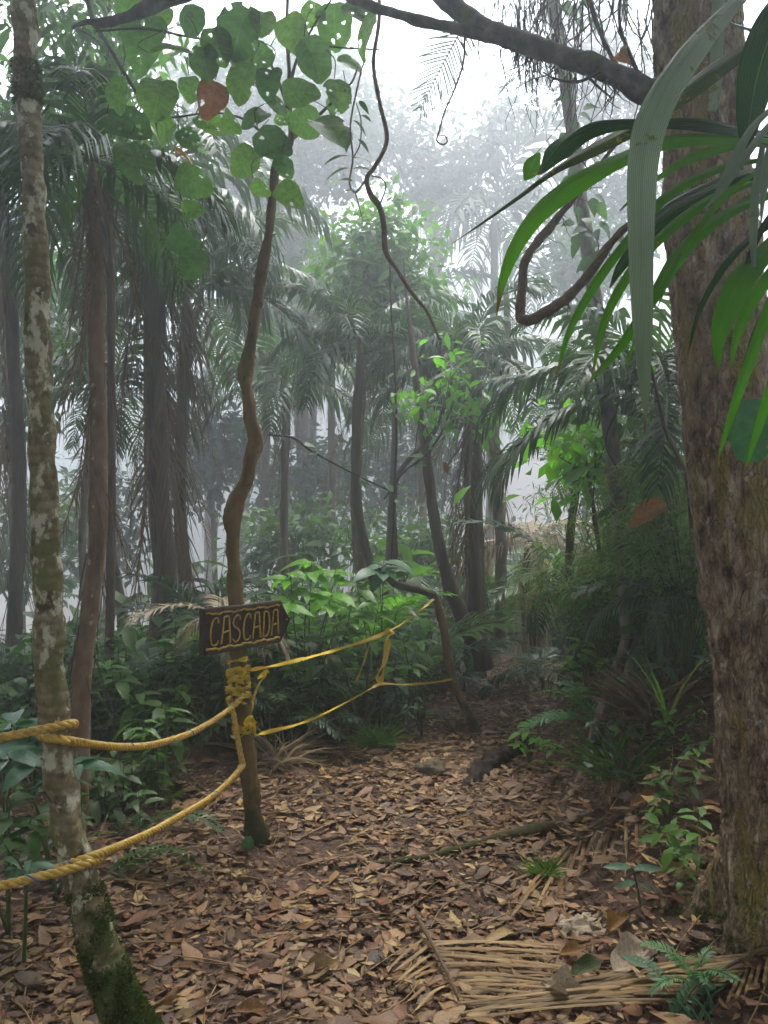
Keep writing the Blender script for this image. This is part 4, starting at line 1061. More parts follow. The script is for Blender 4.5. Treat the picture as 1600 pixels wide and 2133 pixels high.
link('nail', tube(Geo(), [list(sp3(1.075, .52, -.002)), list(sp3(1.075, .52, .004))], .005, 8).mesh('nail'), M['greyleaf'], t)
link('wire', tube(Geo(), crom([list(P(455, 1225, 4.0)), list(sp3(.19, 1.02, -.01)), list(sp3(.19, .95, -.036))], 4), .0012, 4).mesh('wire'), M['twig'], t)

# ---------------------------------------------------------------- ropes
def rope(label, rows):
    pts = crom([list(P(u, v, Y)) for u, v, Y in rows], 14)
    d = np.concatenate([[0], np.cumsum(np.linalg.norm(np.diff(pts, axis=0), axis=1))])
    n = int(d[-1] / .007)
    s = np.linspace(0, d[-1], n)
    pts = np.stack([np.interp(s, d, pts[:, i]) for i in range(3)], 1)
    pts[2:-2] = (pts[:-4] + pts[1:-3] + pts[2:-2] + pts[3:-1] + pts[4:]) / 5
    tn, N, B = frames(pts)
    t = thing('yellow_rope', label, 'rope', pts[len(pts) // 2])
    for k_ in range(3):
        a_ = s / .075 * 2 * math.pi + k_ * 2 * math.pi / 3
        c = pts + (N * np.cos(a_)[:, None] + B * np.sin(a_)[:, None]) * .0068
        link('strand', tube(Geo(), c, .0076, 8).mesh('rope_strand'), M['rope'], t)
    a_ = s / .075 * 2 * math.pi + .9
    c = pts + (N * np.cos(a_)[:, None] + B * np.sin(a_)[:, None]) * .0126
    g = Geo()
    for i0 in range(0, n - 30, 44):
        if (i0 // 44) % 2 == 0: tube(g, c[i0:i0 + 9], .0028, 5)
    q = link('marker_yarn', g.mesh('marker_yarn'), M['rope_blue'], t); q['kind'] = 'stuff'
rope('upper yellow rope, blue flecked, wrapped round the lichen tree and tied to the post',
     [(-1800, 1560, 2.1), (-900, 1610, 2.2), (-400, 1600, 2.35), (-120, 1560, 2.45), (-40, 1545, 2.5), (40, 1529, 2.53), (100, 1517, 2.55), (143, 1508, 2.58), (156, 1508, 2.63), (142, 1512, 2.68), (118, 1517, 2.69), (92, 1524, 2.68), (80, 1530, 2.63), (92, 1535, 2.58), (120, 1539, 2.55), (150, 1544, 2.57), (200, 1552, 2.78), (260, 1556, 3.0), (320, 1551, 3.25), (390, 1530, 3.6), (440, 1504, 3.85), (478, 1478, 4.05), (496, 1462, 4.1), (506, 1448, 4.13), (510, 1440, 4.18), (500, 1440, 4.24), (486, 1450, 4.24), (480, 1464, 4.18), (486, 1484, 4.1), (490, 1510, 4.1), (496, 1545, 4.1), (502, 1575, 4.1), (507, 1596, 4.11)])
rope('lower yellow rope sagging from the sign post to the mossy foot of the lichen tree',
     [(528, 1600, 4.26), (512, 1596, 4.27), (500, 1598, 4.2), (506, 1596, 4.1), (500, 1603, 4.06), (470, 1635, 3.85), (430, 1668, 3.6), (380, 1697, 3.3), (320, 1731, 3.02), (260, 1758, 2.78), (212, 1777, 2.58), (175, 1790, 2.51), (140, 1802, 2.51), (119, 1810, 2.56), (128, 1812, 2.62), (160, 1803, 2.66), (196, 1794, 2.63), (205, 1793, 2.57), (180, 1799, 2.5), (140, 1812, 2.47), (80, 1827, 2.44), (0, 1846, 2.4), (-80, 1864, 2.36), (-260, 1905, 2.3), (-700, 1960, 2.2), (-1600, 1940, 2.1)])

# ---------------------------------------------------------------- yellow tape and its leaning pole
def tape(label, rows, wid=.022, tw=7., seed=0, extra=()):
    rr = random.Random(seed)
    pts = crom([list(P(u, v, Y)) for u, v, Y in rows], 12)
    tn, N, B = frames(pts)
    V, A, Fc = [], [], []
    for i in range(len(pts)):
        a_ = tw * i / len(pts) + .8 * math.sin(i * .23 + seed)
        w = wid * (.55 + .45 * abs(math.sin(i * .11 + seed))) * .5
        d = N[i] * math.cos(a_) + B[i] * math.sin(a_); e = B[i] * math.cos(a_) - N[i] * math.sin(a_)
        for j in range(4):
            V.append(pts[i] + d * w * (j / 1.5 - 1) + e * w * .5 * (1 if j % 2 else -1)); A.append((j / 3, i / len(pts), 0))
    for i in range(len(pts) - 1):
        for j in range(3): q = i * 4 + j; Fc.append((q, q + 1, q + 5, q + 4))
    o = link('yellow_tape', Geo().add(V, Fc, A).mesh('tape'), M['tape'])
    return rebase(tag(o, label, 'barrier tape'), pts[0])
def post_wrap(us, v0, v1, Y, ru, n, turns=2.5):
    out = []
    for i in range(n):
        a_ = i / (n - 1) * turns * 2 * math.pi
        out.append((us + ru * math.cos(a_), v0 + (v1 - v0) * i / (n - 1), Y - ru / F * Y * math.sin(a_)))
    return out
tape('upper strip of yellow tape from the sign post up to the leaning pole', post_wrap(497, 1370, 1400, 4.17, 20, 12, 1.5) + [(512, 1396, 4.15), (550, 1391, 4.35), (600, 1380, 4.6), (660, 1365, 4.9), (720, 1348, 5.2), (780, 1328, 5.55), (808, 1315, 5.7), (840, 1298, 5.85), (880, 1268, 6.05), (903, 1248, 6.15)], .026, 9, 1)
tape('lower strip of yellow tape from the sign post across to the leaning pole', [(520, 1520, 4.2), (530, 1532, 4.17), (560, 1524, 4.35), (610, 1512, 4.6), (660, 1494, 4.85), (720, 1464, 5.2), (770, 1436, 5.5), (796, 1424, 5.6), (840, 1426, 5.8), (900, 1422, 6.0), (944, 1414, 6.18)], .02, 6, 2)
tape('double vertical strip of yellow tape tied between the upper and lower strips', [(800, 1322, 5.66), (810, 1313, 5.68), (818, 1318, 5.66), (806, 1330, 5.64), (804, 1360, 5.62), (799, 1395, 5.6), (793, 1418, 5.58), (786, 1408, 5.6), (800, 1380, 5.61), (810, 1345, 5.64), (808, 1325, 5.66)], .03, 2, 3)
tape('crumpled end of yellow tape dangling beside the upper strip near the sign post', [(560, 1398, 4.4), (548, 1402, 4.4), (538, 1412, 4.4), (552, 1408, 4.38), (540, 1424, 4.38), (530, 1450, 4.36), (522, 1478, 4.34), (516, 1492, 4.32)], .022, 3, 4)
tape('yellow tape wound round the sign post just above the rope knot', post_wrap(497, 1395, 1462, 4.17, 21, 30, 3.5), .05, 2, 5)
tape('yellow tape wound round the sign post below the rope knot', [(530, 1508, 4.12), (524, 1498, 4.1), (516, 1510, 4.12)] + post_wrap(508, 1515, 1535, 4.17, 21, 16, 2.), .04, 2, 6)
tape('loose strand of yellow tape hanging in the leaves behind the vertical strip', [(770, 1335, 5.8), (764, 1360, 5.8), (752, 1395, 5.8), (742, 1420, 5.8)], .016, 2, 7)
t = thing('leaning_pole', 'forked leaning pole at the path edge holding the tape ends', 'pole', P(998, 1530, 6.2))
pts, rad = pix_path([(1000, 1545, 6.2, 22), (985, 1505, 6.2, 20), (960, 1455, 6.2, 19), (943, 1415, 6.2, 19), (934, 1370, 6.2, 18), (925, 1315, 6.2, 18), (914, 1270, 6.2, 17), (905, 1240, 6.2, 18)], 7)
link('shaft', tube(Geo(), pts, rad, 10, trunk_disp(.2, 12, .7, 6)).mesh('pole_shaft'), M['pole'], t)
pts, rad = pix_path([(907, 1243, 6.2, 18), (880, 1230, 6.2, 17), (845, 1222, 6.18, 16), (820, 1215, 6.15, 14), (800, 1196, 6.1, 10), (788, 1180, 6.1, 5)], 7)
link('fork', tube(Geo(), pts, rad, 10, trunk_disp(.2, 12, .7, 8)).mesh('pole_fork'), M['limb'], t)

# ---------------------------------------------------------------- plants with their own leaves
def whorl_plant(label, u, v_or_none, Y, heads, nl, size, mat, seed, shape='ovate', W=.5, name='plant', cat='plant', tilt=.15, base=None):
    """Stems from one foot to heads (u, v, Y); leaves round each head are separate parts."""
    rr = random.Random(seed)
    x = (u - 800) / F * Y; b = base or Vector((x, Y, G(x, Y)))
    t = thing(name, label, cat, b)
    lm = [leaf_geo(1, W, 6, .22, .35 + .2 * i, shape, .12, seed=seed + i).mesh('leaf') for i in range(2)]
    for hu, hv, hY in heads:
        h = P(hu, hv, hY)
        mid = (b + h) / 2 + Vector((rr.gauss(0, .04), rr.gauss(0, .04), .06))
        link('stem', tube(Geo(), crom([list(b), list(mid), list(h)], 5), np.linspace(.008, .003, 11), 5).mesh('stem'), M['green_stem'], t)
        o = rr.random() * 6
        for i in range(nl):
            a_ = o + i * 2.399; up = rr.gauss(tilt, .18)
            d = Vector((math.cos(a_), math.sin(a_), up))
            link('leaf', lm[i % 2], M[mat], t, mat4(frame3(d, (rr.gauss(0, .15), -.25, 1)), h - Vector((0, 0, rr.uniform(0, .10))), size * rr.uniform(.65, 1.1)))
    return t
whorl_plant('bright green broad-leaved bush rising behind the arrow sign', 650, 0, 6.0, [(650, 1168, 6.), (605, 1192, 5.9), (700, 1185, 6.1), (585, 1250, 5.7), (690, 1240, 5.8), (640, 1225, 5.9)], 7, .23, 'bright', 71, name='bush', cat='bush')
whorl_plant('bright leafy shrub beneath the palm seedling and above the tape', 760, 0, 6.0, [(745, 1222, 5.9), (790, 1255, 5.8), (730, 1270, 5.7), (830, 1265, 6.), (700, 1305, 5.7), (770, 1310, 5.8)], 6, .2, 'mid', 72, 'ell', .36, 'bush', 'bush')
whorl_plant('plant with a few large pale leaves where the pole fork ends', 795, 0, 6.15, [(800, 1165, 6.1), (790, 1190, 6.05)], 6, .24, 'bluish', 73, 'ell', .5)
whorl_plant('dark shrub low behind the double vertical tape', 850, 0, 6.4, [(840, 1330, 6.3), (860, 1370, 6.2), (820, 1390, 6.1), (870, 1330, 6.4)], 7, .18, 'mid', 74, 'ell', .36, 'bush', 'bush')
whorl_plant('broad blue green leaves left of the rope tree above the upper rope', 20, 0, 3.6, [(30, 1480, 3.5), (70, 1520, 3.5)], 5, .22, 'bluish', 75, 'ell', .5)
whorl_plant('blue green leaves under the upper rope beside the rope tree', 120, 0, 3.5, [(70, 1590, 3.3), (150, 1575, 3.4), (15, 1570, 3.3)], 6, .19, 'bluish', 76, 'ell', .45)
whorl_plant('dark leaved plant low at the left edge between the two ropes', 20, 0, 3.2, [(20, 1660, 3.1), (70, 1700, 3.1), (-30, 1700, 3.1)], 6, .18, 'dark', 77, 'ell', .4)
whorl_plant('low blue green plant at the left edge just above the lower rope', 50, 0, 3.0, [(60, 1780, 2.95), (10, 1760, 2.95)], 7, .13, 'bluish', 78, 'lance', .3)
whorl_plant('leafy plant right of the rope tree under the sagging upper rope', 330, 0, 4.6, [(300, 1500, 4.5), (345, 1470, 4.6)], 6, .14, 'mid', 79, 'lance', .3)
whorl_plant('green leafed plant behind the rope near the stout dark palm', 255, 0, 5.4, [(250, 1400, 5.4), (215, 1370, 5.4), (290, 1440, 5.3)], 7, .2, 'mid', 80, 'ell', .36)
whorl_plant('yellow green leafy herb on the right edge of the path below the fern', 1105, 0, 5.5, [(1100, 1500, 5.4), (1120, 1535, 5.3), (1085, 1525, 5.4), (1150, 1540, 5.2)], 8, .1, 'bright', 81, 'ell', .4, 'herb')
whorl_plant('blue green plant with pointed leaves against the dark bank below the bamboo', 1345, 0, 4.6, [(1310, 1400, 4.6), (1380, 1390, 4.5), (1420, 1420, 4.4)], 6, .15, 'bluish', 82, 'ell', .42)
whorl_plant('blue green broad-leaved plant right of the fern beside the dark leaning branch', 1305, 0, 4.6, [(1310, 1500, 4.5), (1260, 1545, 4.4), (1340, 1540, 4.4)], 6, .15, 'bluish', 83, 'ell', .55)
whorl_plant('dark glossy-leaved shrub at the foot of the bamboo grass by the path bend', 1215, 0, 6.6, [(1190, 1390, 6.6), (1230, 1350, 6.5), (1180, 1370, 6.8)], 8, .17, 'dark', 84, 'ell', .34, 'bush', 'bush')
whorl_plant('bright leafy bush under the thin spotted tree at mid height', 1250, 0, 5.4, [(1235, 1235, 5.4), (1275, 1215, 5.4), (1290, 1260, 5.3)], 8, .12, 'bright', 85, 'ell', .45, 'bush', 'bush')
whorl_plant('low dark weed in front of the pole foot', 880, 0, 6.2, [(870, 1450, 6.0), (905, 1475, 6.0), (850, 1460, 5.9)], 8, .10, 'mid', 86, 'lance', .28)

def frond_plant(label, u, Y, kinds, L, mat, seed, n=8, name='fern', cat='fern', lift=0., base=None, az=None):
    rr = random.Random(seed)
    x = (u - 800) / F * Y; b = base or Vector((x, Y, G(x, Y) + lift))
    t = thing(name, label, cat, b)
    if lift: link('stem', tube(Geo(), [[b.x, b.y, b.z - lift - .05], [b.x + .01, b.y, b.z - lift * .5], [b.x, b.y, b.z + .02]], [.02, .016, .012], 7).mesh('stem'), M['green_stem'], t)
    o = rr.random() * 6
    its = [(kinds[i % len(kinds)], (o + 2 * math.pi * i / n + rr.gauss(0, .25)) if az is None else rr.uniform(*az), rr.uniform(.75, 1.15)) for i in range(n)]
    fronds(t, b + Vector((0, 0, .02)), its, M[mat], L, rr)
    return t
frond_plant('bright palm seedling with upright feather fronds behind the pole fork', 770, 6.6, ('stiff', 'stiff', 'stiff_low'), .75, 'bright', 91, 8, 'palm_seedling', 'palm seedling', .55)
frond_plant('lone arching climber with short leaflets leaning over toward the fibre-skirted palm', 872, 6.6, ('stiff',), .95, 'mid', 92, 2, 'palm_seedling', 'palm seedling', .35, az=(-.2, .3))
frond_plant('blue green fern standing at the right edge of the path', 1255, 4.95, ('fern', 'fern_low', 'fern_low'), .46, 'fern', 93, 12)
frond_plant('small palm with arching fronds just left of the leaning pole', 880, 6.7, ('stiff_low', 'stiff'), .8, 'palm_blue', 94, 8, 'young_palm', 'young palm', .2)
frond_plant('young palm spreading low between the leaning pole and the path bend', 965, 7.6, ('stiff_low', 'stiff'), .75, 'palm_blue', 95, 8, 'young_palm', 'young palm', .1)
frond_plant('dark fern below the arrow sign behind the sign post', 560, 5.6, ('fern', 'fern_low'), .7, 'palm', 96, 9, lift=.1)
frond_plant('pale dry fan of fronds drooping just behind the arrow sign', 470, 5.4, ('low', 'stiff_low'), .6, 'pale_dry', 97, 7, 'dry_palm_clump', 'dry palm', .78)
frond_plant('dark fern clump between the sign post and the stout dark palm', 400, 5.8, ('fern', 'stiff_low'), .75, 'palm', 98, 9, lift=.15)
frond_plant('bluish young palm left of the stout dark palm', 420, 7.4, ('stiff', 'stiff_low'), .95, 'palm_blue', 99, 8, 'young_palm', 'young palm', .5)
frond_plant('feathery fern clump in front of the stout dark palm', 300, 5.9, ('fern', 'fern_low'), .75, 'palm_blue', 100, 9, lift=.1)
frond_plant('dark fern left of the stout dark palm', 215, 6.2, ('fern', 'fern_low'), .8, 'palm', 101, 9)
frond_plant('fern at the left edge of the picture behind the rope tree', 40, 5.2, ('fern', 'fern_low'), .8, 'mid', 102, 9)
frond_plant('young palm with hanging dark leaflets over the bank under the orange dead leaf', 1372, 4.5, ('low', 'stiff_low'), .62, 'palm', 103, 8, 'young_palm', 'young palm', .62)
whorl_plant('loose broadleaf shrub on the slope between the thin spotted tree and the big trunk', 1370, 0, 4.9, [(1340, 1010, 4.8), (1400, 960, 4.9), (1330, 1120, 4.7), (1410, 1090, 4.8), (1380, 1180, 4.7), (1300, 1040, 5.)], 9, .16, 'mid', 87, 'ell', .42, 'bush', 'bush')
whorl_plant('bright broadleaf shrub low on the slope above the fern', 1230, 0, 5.5, [(1210, 1330, 5.4), (1250, 1300, 5.4), (1190, 1370, 5.5), (1270, 1370, 5.2)], 9, .12, 'bright', 88, 'ell', .4, 'bush', 'bush')
frond_plant('arching green palm fronds drooping over the slope left of the thin spotted tree', 1200, 6.3, ('stiff_low', 'low', 'stiff'), .95, 'palm', 107, 8, 'young_palm', 'young palm', .75)
frond_plant('arched dry pale frond clump on the slope right of the mist stump', 1190, 7.2, ('low', 'stiff_low'), .75, 'pale_dry', 104, 4, 'dry_palm_clump', 'dry palm', .85)
frond_plant('small fern at the foot of the big flaky trunk', 1450, 2.62, ('fern', 'fern_low'), .2, 'fern', 105, 7)
frond_plant('fern hanging on the slope below the small feather palm', 1130, 7.4, ('stiff_low', 'low'), .8, 'palm', 106, 8, lift=.2)

def blade_tuft(label, u, Y, n, h, mat, seed, name='grass_tuft', cat='grass', spread=.5, w=.006, base=None):
    rr = random.Random(seed); x = (u - 800) / F * Y; b = base or Vector((x, Y, G(x, Y)))
    T = leaf_geo(1, 1, 4, .1, .45, 'lance').pack()
    Ms, Os = [], []
    for _ in range(n):
        d = Vector((rr.gauss(0, spread), rr.gauss(0, spread), 1)); L = h * rr.uniform(.5, 1.15)
        m = np.array(frame3(d, (d.x * -1 + rr.gauss(0, .1), d.y * -1 + rr.gauss(0, .1), .4)))
        Ms.append(m @ np.diag([L, w * rr.uniform(.7, 1.4), L])); Os.append(b + Vector((rr.gauss(0, h * .12), rr.gauss(0, h * .12), -.01)))
    o = link(name, Geo().inst(T, np.array(Ms), np.array(Os)).mesh(name), M[mat])
    return rebase(tag(o, label, cat), b)
blade_tuft('fine green grass tuft at the path edge under the lower tape', 790, 5.75, 200, .26, 'mid', 111)
blade_tuft('green grass clump right of the dark leaning branch on the bank', 1290, 4.1, 90, .40, 'dark', 112, w=.008)
blade_tuft('dry spiky tuft beside the grass clump on the bank', 1370, 4.3, 120, .5, 'dry', 113, w=.012)
blade_tuft('small pale bladed plant rooted at the left base of the big trunk', 1462, 2.5, 14, .16, 'bluish', 114, w=.012)
blade_tuft('mossy grass tuft by the end of the fallen branch', 1135, 3.75, 160, .13, 'mid', 115, w=.004)
blade_tuft('dry grass hanging behind the sign post foot near the lower tape', 575, 5.3, 110, .45, 'pale_dry', 116, w=.008, spread=.9)
blade_tuft('dry grass fringe at the leaning pole foot', 945, 6.3, 60, .2, 'dry', 117, w=.007, spread=.8)

# bamboo-like grass on the right slope
def bamboo(label, u, Y, H, n, mat, seed, spread=.35):
    rr = random.Random(seed); x = (u - 800) / F * Y; b = Vector((x, Y, G(x, Y)))
    t = thing('bamboo_grass', label, 'bamboo grass', b)
    g = Geo(); Ms, Os = [], []
    T = leaf_geo(1, .13, 2, .15, .5, 'lance').pack()
    for _ in range(n):
        a_ = rr.random() * 6.3; lean = rr.uniform(.1, 1.) * spread
        tip = b + Vector((math.cos(a_) * lean * H, math.sin(a_) * lean * H, H * rr.uniform(.55, 1.05)))
        mid = b + (tip - b) * .5 + Vector((0, 0, H * .14))
        e = tip + Vector((math.cos(a_) * H * .14, math.sin(a_) * H * .14, -H * .05))
        c = crom([list(b + Vector((rr.gauss(0, .06), rr.gauss(0, .06), -.03))), list(mid), list(tip), list(e)], 6)
        tube(g, c, np.linspace(.004, .0015, len(c)), 4, cap=False)
        for i in range(5, len(c)):
            for _k in range(rr.randint(8, 14)):
                d = Vector((rr.gauss(0, 1), rr.gauss(0, 1), rr.gauss(.1, .6)))
                Ms.append(np.array(frame3(d, (rr.gauss(0, .4), rr.gauss(0, .4), 1))) * rr.uniform(.05, .125)); Os.append(c[i] + np.array([rr.gauss(0, .04) for _q in range(3)]))
    link('stems', g.mesh('bamboo_stems'), M['green_stem'], t)
    link('foliage', Geo().inst(T, np.array(Ms), np.array(Os)).mesh('bamboo_foliage'), M[mat], t)
bamboo('tall bamboo-like grass between the thin spotted tree and the big trunk', 1385, 5.4, 1.7, 40, 'grass', 121)
bamboo('feathery bamboo-like grass thicket behind the thin spotted tree', 1290, 6.2, 1.7, 40, 'grass', 122)
bamboo('low arching bamboo-like grass above the fern on the right slope', 1250, 5.6, 1.0, 40, 'grass', 123, .6)
bamboo('dense bamboo-like grass tucked against the left side of the big trunk', 1440, 4.6, 1.2, 36, 'grass', 124)

# orange dead leaf hung in the bush, orange leaf in mid air by the sapling
def hung_leaf(label, p, d, n, L, mat, shape='ell', W=.55, seed=1, curl=1.2, wave=.5, name='dead_leaf'):
    o = link(name, leaf_geo(1, W, 8, .5, .35, shape, wave, curl, seed=seed, nw=2).mesh(name), M[mat], None, mat4(frame3(d, n), p, L))
    return tag(o, label, 'leaf')
hung_leaf('large orange dead leaf caught in the bush left of the big trunk', P(1390, 1052, 4.2), (-1, -.1, -.45), (.2, -1, .6), .21, 'brownleaf', W=.5, seed=3)
hung_leaf('small orange leaf hanging in the mist right of the sapling with bright sprays', P(925, 962, 7.2), (.3, 0, -1), (0, -1, .1), .11, 'redleaf', seed=4)
hung_leaf('small green leaf standing at the foot of the sign post', P(522, 1740, 4.05), (-.35, 0, -.9), (.2, -1, .2), .105, 'bluish', 'ovate', .5, 5, .3, .1, 'green_leaf')

# ---------------------------------------------------------------- things lying on the ground
def ground_path(rows, n=6, lift=.0):
    """rows (u, v, width px): a line of points resting on the ground."""
    out = []
    for u, v, w in rows:
        p = on_ground(u, v); out.append([p.x, p.y, p.z + lift + w / F * p.y * .3, w / 2 / F * p.y])
    c = crom(out, n); return c[:, :3], c[:, 3]
pts, rad = ground_path([(745, 1806, 12), (800, 1806, 16), (860, 1797, 18), (930, 1784, 20), (1000, 1766, 24), (1070, 1750, 28), (1125, 1738, 30), (1165, 1730, 24)], 8)
o = link('fallen_branch', tube(Geo(), pts, rad, 12, trunk_disp(.3, 14, 1, 3)).mesh('fallen_branch'), M['pole'])
rebase(tag(o, 'mossy fallen branch lying across the leaf-covered path', 'branch'), pts[0])
pts, rad = ground_path([(955, 1660, 16), (985, 1630, 40), (1030, 1595, 50), (1070, 1570, 44), (1110, 1548, 22)], 14, -.02)  # dark earth ledge with root, shaped as a rough tube
o = link('earth_ledge', tube(Geo(), pts, rad * .8, 22, trunk_disp(.8, 14, 1, 3)).mesh('earth_ledge'), M['root'])
rebase(tag(o, 'dark earth ledge half sunk at the right edge of the path', 'log'), pts[0])
pts, rad = pix_path([(1172, 1705, 4.35, 30), (1190, 1675, 4.4, 32), (1215, 1620, 4.5, 30), (1240, 1540, 4.6, 30), (1262, 1460, 4.7, 28), (1285, 1400, 4.8, 26), (1305, 1340, 4.9, 24), (1318, 1290, 5.0, 18)], 8)
o = link('leaning_branch', tube(Geo(), pts, rad, 12, trunk_disp(.25, 12, .7, 3)).mesh('leaning_branch'), M['dark_bark'])
rebase(tag(o, 'dark branch leaning against the right bank beside the fern', 'branch'), pts[0])
pts, rad = ground_path([(1000, 1532, 14), (1030, 1524, 16), (1060, 1514, 12)], 6)
o = link('fallen_stick', tube(Geo(), pts, rad, 8, trunk_disp(.2, 14, 1, 3)).mesh('fallen_stick'), M['vine']); rebase(tag(o, 'short stick lying beside the foot of the leaning pole', 'stick'), pts[0])
pts, rad = ground_path([(1200, 1985, 8), (1260, 1985, 9), (1330, 1968, 9), (1390, 1950, 7)], 6, .02)
o = link('fallen_stick', tube(Geo(), pts, rad, 8, trunk_disp(.2, 14, 1, 3)).mesh('fallen_stick'), M['vine']); rebase(tag(o, 'thin twig lying in the dead leaves below the seedling', 'stick'), pts[0])
def rock(label, u, v, w, h, seed):
    c = on_ground(u, v); s = w / F * c.y
    bm_v, bm_f = [], []
    n, m = 14, 20
    for i in range(n + 1):
        for j in range(m):
            a_, b_ = math.pi * i / n, 2 * math.pi * j / m
            p = Vector((math.sin(a_) * math.cos(b_), math.sin(a_) * math.sin(b_), math.cos(a_)))
            r = 1 + .35 * noise.fractal(p * 1.6 + Vector((seed, 0, 0)), .9, 2, 4)
            bm_v.append(c + Vector((p.x * s * .5 * r, p.y * s * .42 * r, p.z * s * h * .5 * r + s * h * .12)))
    for i in range(n):
        for j in range(m):
            k_ = (j + 1) % m; bm_f.append((i * m + j, (i + 1) * m + j, (i + 1) * m + k_, i * m + k_))
    o = link('rock', Geo().add(bm_v, bm_f).mesh('rock'), M['rock']); rebase(tag(o, label, 'rock'), c)
rock('rounded brown rock half buried in the middle of the path', 897, 1612, 70, .62, 3)
rock('flat dark stone by the left edge of the path under the tape', 640, 1580, 50, .5, 9)

# dry fallen fronds: rachis plus leaflets, each leaflet a part
def fallen_frond(label, rach, leaflets, mat, seed, wpx=5.2, lift=.03):
    rr = random.Random(seed)
    pts, rad = ground_path([(u, v, 12) for u, v in rach], 8, lift)
    t = thing('dry_palm_frond', label, 'palm frond', pts[0])
    link('rachis', tube(Geo(), pts, np.linspace(.009, .004, len(pts)), 7).mesh('rachis'), M['vine'], t)
    for (u0, v0, u1, v1, sag) in leaflets:
        rows = []; lf = rr.uniform(.0, .012)
        for i in range(6):
            s = i / 5
            u = u0 + (u1 - u0) * s; v = v0 + (v1 - v0) * s + sag * math.sin(math.pi * s)
            p = on_ground(u, v); rows.append([p.x, p.y, p.z + lift * .6 + lf * math.sin(math.pi * min(1, s * 1.15)) + .006, wpx / F * p.y * (.55 + .6 * math.sin(math.pi * (.15 + .8 * s))) * (.5 if i == 5 else 1)])
        c = crom(rows, 3); V, A, Fc = [], [], []
        tn = np.gradient(c[:, :3], axis=0)
        for i in range(len(c)):
            T = Vector(tn[i]).normalized(); sdv = T.cross(Vector((rr.gauss(0, .05), -.35, 1))).normalized(); N = sdv.cross(T)
            w = c[i][3] * .5 * (1 if i < len(c) - 2 else .4)
            for j in (-1, 0, 1):
                V.append(Vector(c[i][:3]) + sdv * j * w - N * abs(j) * w * .25); A.append((j, i / len(c), 0))
        for i in range(len(c) - 1):
            for j in (0, 1): q = i * 3 + j; Fc.append((q, q + 1, q + 4, q + 3))
        link('leaflet', Geo().add(V, Fc, A).mesh('leaflet'), M[mat], t)
rr = random.Random(33)
fallen_frond('dry straw frond with level parallel leaflets on the ground below the grey crumpled leaf', [(868, 1940), (905, 2010), (935, 2070), (955, 2120)],
             [(890 + i * 2.5 + rr.gauss(0, 4), 1985 + i * 5 + rr.gauss(0, 3), 1180 + rr.gauss(0, 50), 2000 + i * 4.3 + rr.gauss(0, 9), rr.gauss(-2, 2.5)) for i in range(30)] +
             [(885 + i * 7, 1975 + i * 17, 790 + i * 9 + rr.gauss(0, 20), 2040 + i * 15 + rr.gauss(0, 12), rr.gauss(0, 3)) for i in range(7)], 'straw', 1, lift=.055, wpx=6)
fallen_frond('dry straw frond sweeping in from the right edge along the bottom', [(1700, 1990), (1620, 2020), (1550, 2050), (1490, 2085), (1440, 2130)],
             [(1605 - i * 5.5 + rr.gauss(0, 4), 2022 + i * 3.4 + rr.gauss(0, 2), 1240 - i * 10 + rr.gauss(0, 40), 2072 + i * 2.6 + rr.gauss(0, 7), -9 + rr.gauss(0, 4)) for i in range(30)] +
             [(1450 + i * 8, 2075 - i * 8, 1150 + i * 12 + rr.gauss(0, 20), 2125 - i * 3 + rr.gauss(0, 4), -10) for i in range(7)] + [(1600 - i * 14, 2028 + i * 8, 1590 - i * 20, 2090 + i * 10, 4) for i in range(5)], 'straw', 2, lift=.075, wpx=6)
fallen_frond('dry brown frond draped down the bank above the seedling', [(1330, 1700), (1250, 1730), (1190, 1775), (1130, 1850)],
             [(1320 - i * 13 + rr.gauss(0, 4), 1705 + i * 7 + (i > 9) * (i - 9) * 6, 1318 - i * 19 + rr.gauss(0, 10), 1800 + i * 9 + rr.gauss(0, 12), -4 + rr.gauss(0, 5)) for i in range(15)] +
             [(1250 - i * 12, 1732 + i * 11, 1165 - i * 14 + rr.gauss(0, 12), 1750 + i * 16, 4) for i in range(7)], 'straw', 3, 6)

def big_leaf(label, u, v, ang, L, mat, seed, W=.5, curl=1., wave=.7, lift=.02, tip=0.25, shape='ell'):
    c = on_ground(u, v)
    o = link('fallen_leaf', leaf_geo(1, W, 12, .35, -.1, shape, wave, curl, seed=seed, nw=4).mesh('big_dry_leaf'), M[mat], None,
             mat4(frame3((math.cos(R(ang)), math.sin(R(ang)), tip), (random.gauss(0, .2), -.35, 1)), c + Vector((-.5 * L * math.cos(R(ang)), -.5 * L * math.sin(R(ang)), lift)), L))
    return tag(o, label, 'leaf')
def crumpled(label, u, v, size, seed):
    c = on_ground(u, v) + Vector((0, 0, .03)); n = 22; V, A, Fc = [], [], []
    for i in range(n):
        for j in range(n):
            x, y = (i / (n - 1) - .5) * 2, (j / (n - 1) - .5) * 2
            k_ = math.sqrt(1 - .5 * y * y), math.sqrt(1 - .5 * x * x); x, y = x * k_[0], y * k_[1]
            q = Vector((x * 2.2 + seed, y * 2.2, 0))
            r = abs(noise.fractal(q, .8, 2, 3)); z = .5 * (1 - .6 * (x * x + y * y)) + .55 * r
            V.append(c + Vector(((x + .3 * noise.noise(q * 1.5)) * size, (y * .7 + .3 * noise.noise(q * 1.5 + Vector((9, 0, 0)))) * size, z * size * .62 - .02))); A.append((x, y * .5 + .5, 0))
    for i in range(n - 1):
        for j in range(n - 1): q = i * n + j; Fc.append((q, q + 1, q + n + 1, q + n))
    return tag(rebase(link('crumpled_leaf', Geo().add(V, Fc, A).mesh('crumpled_leaf'), M['greyleaf']), c), label, 'leaf')
crumpled('large grey crumpled dead leaf heaped below the blue green seedling', 1225, 1945, .115, 4)
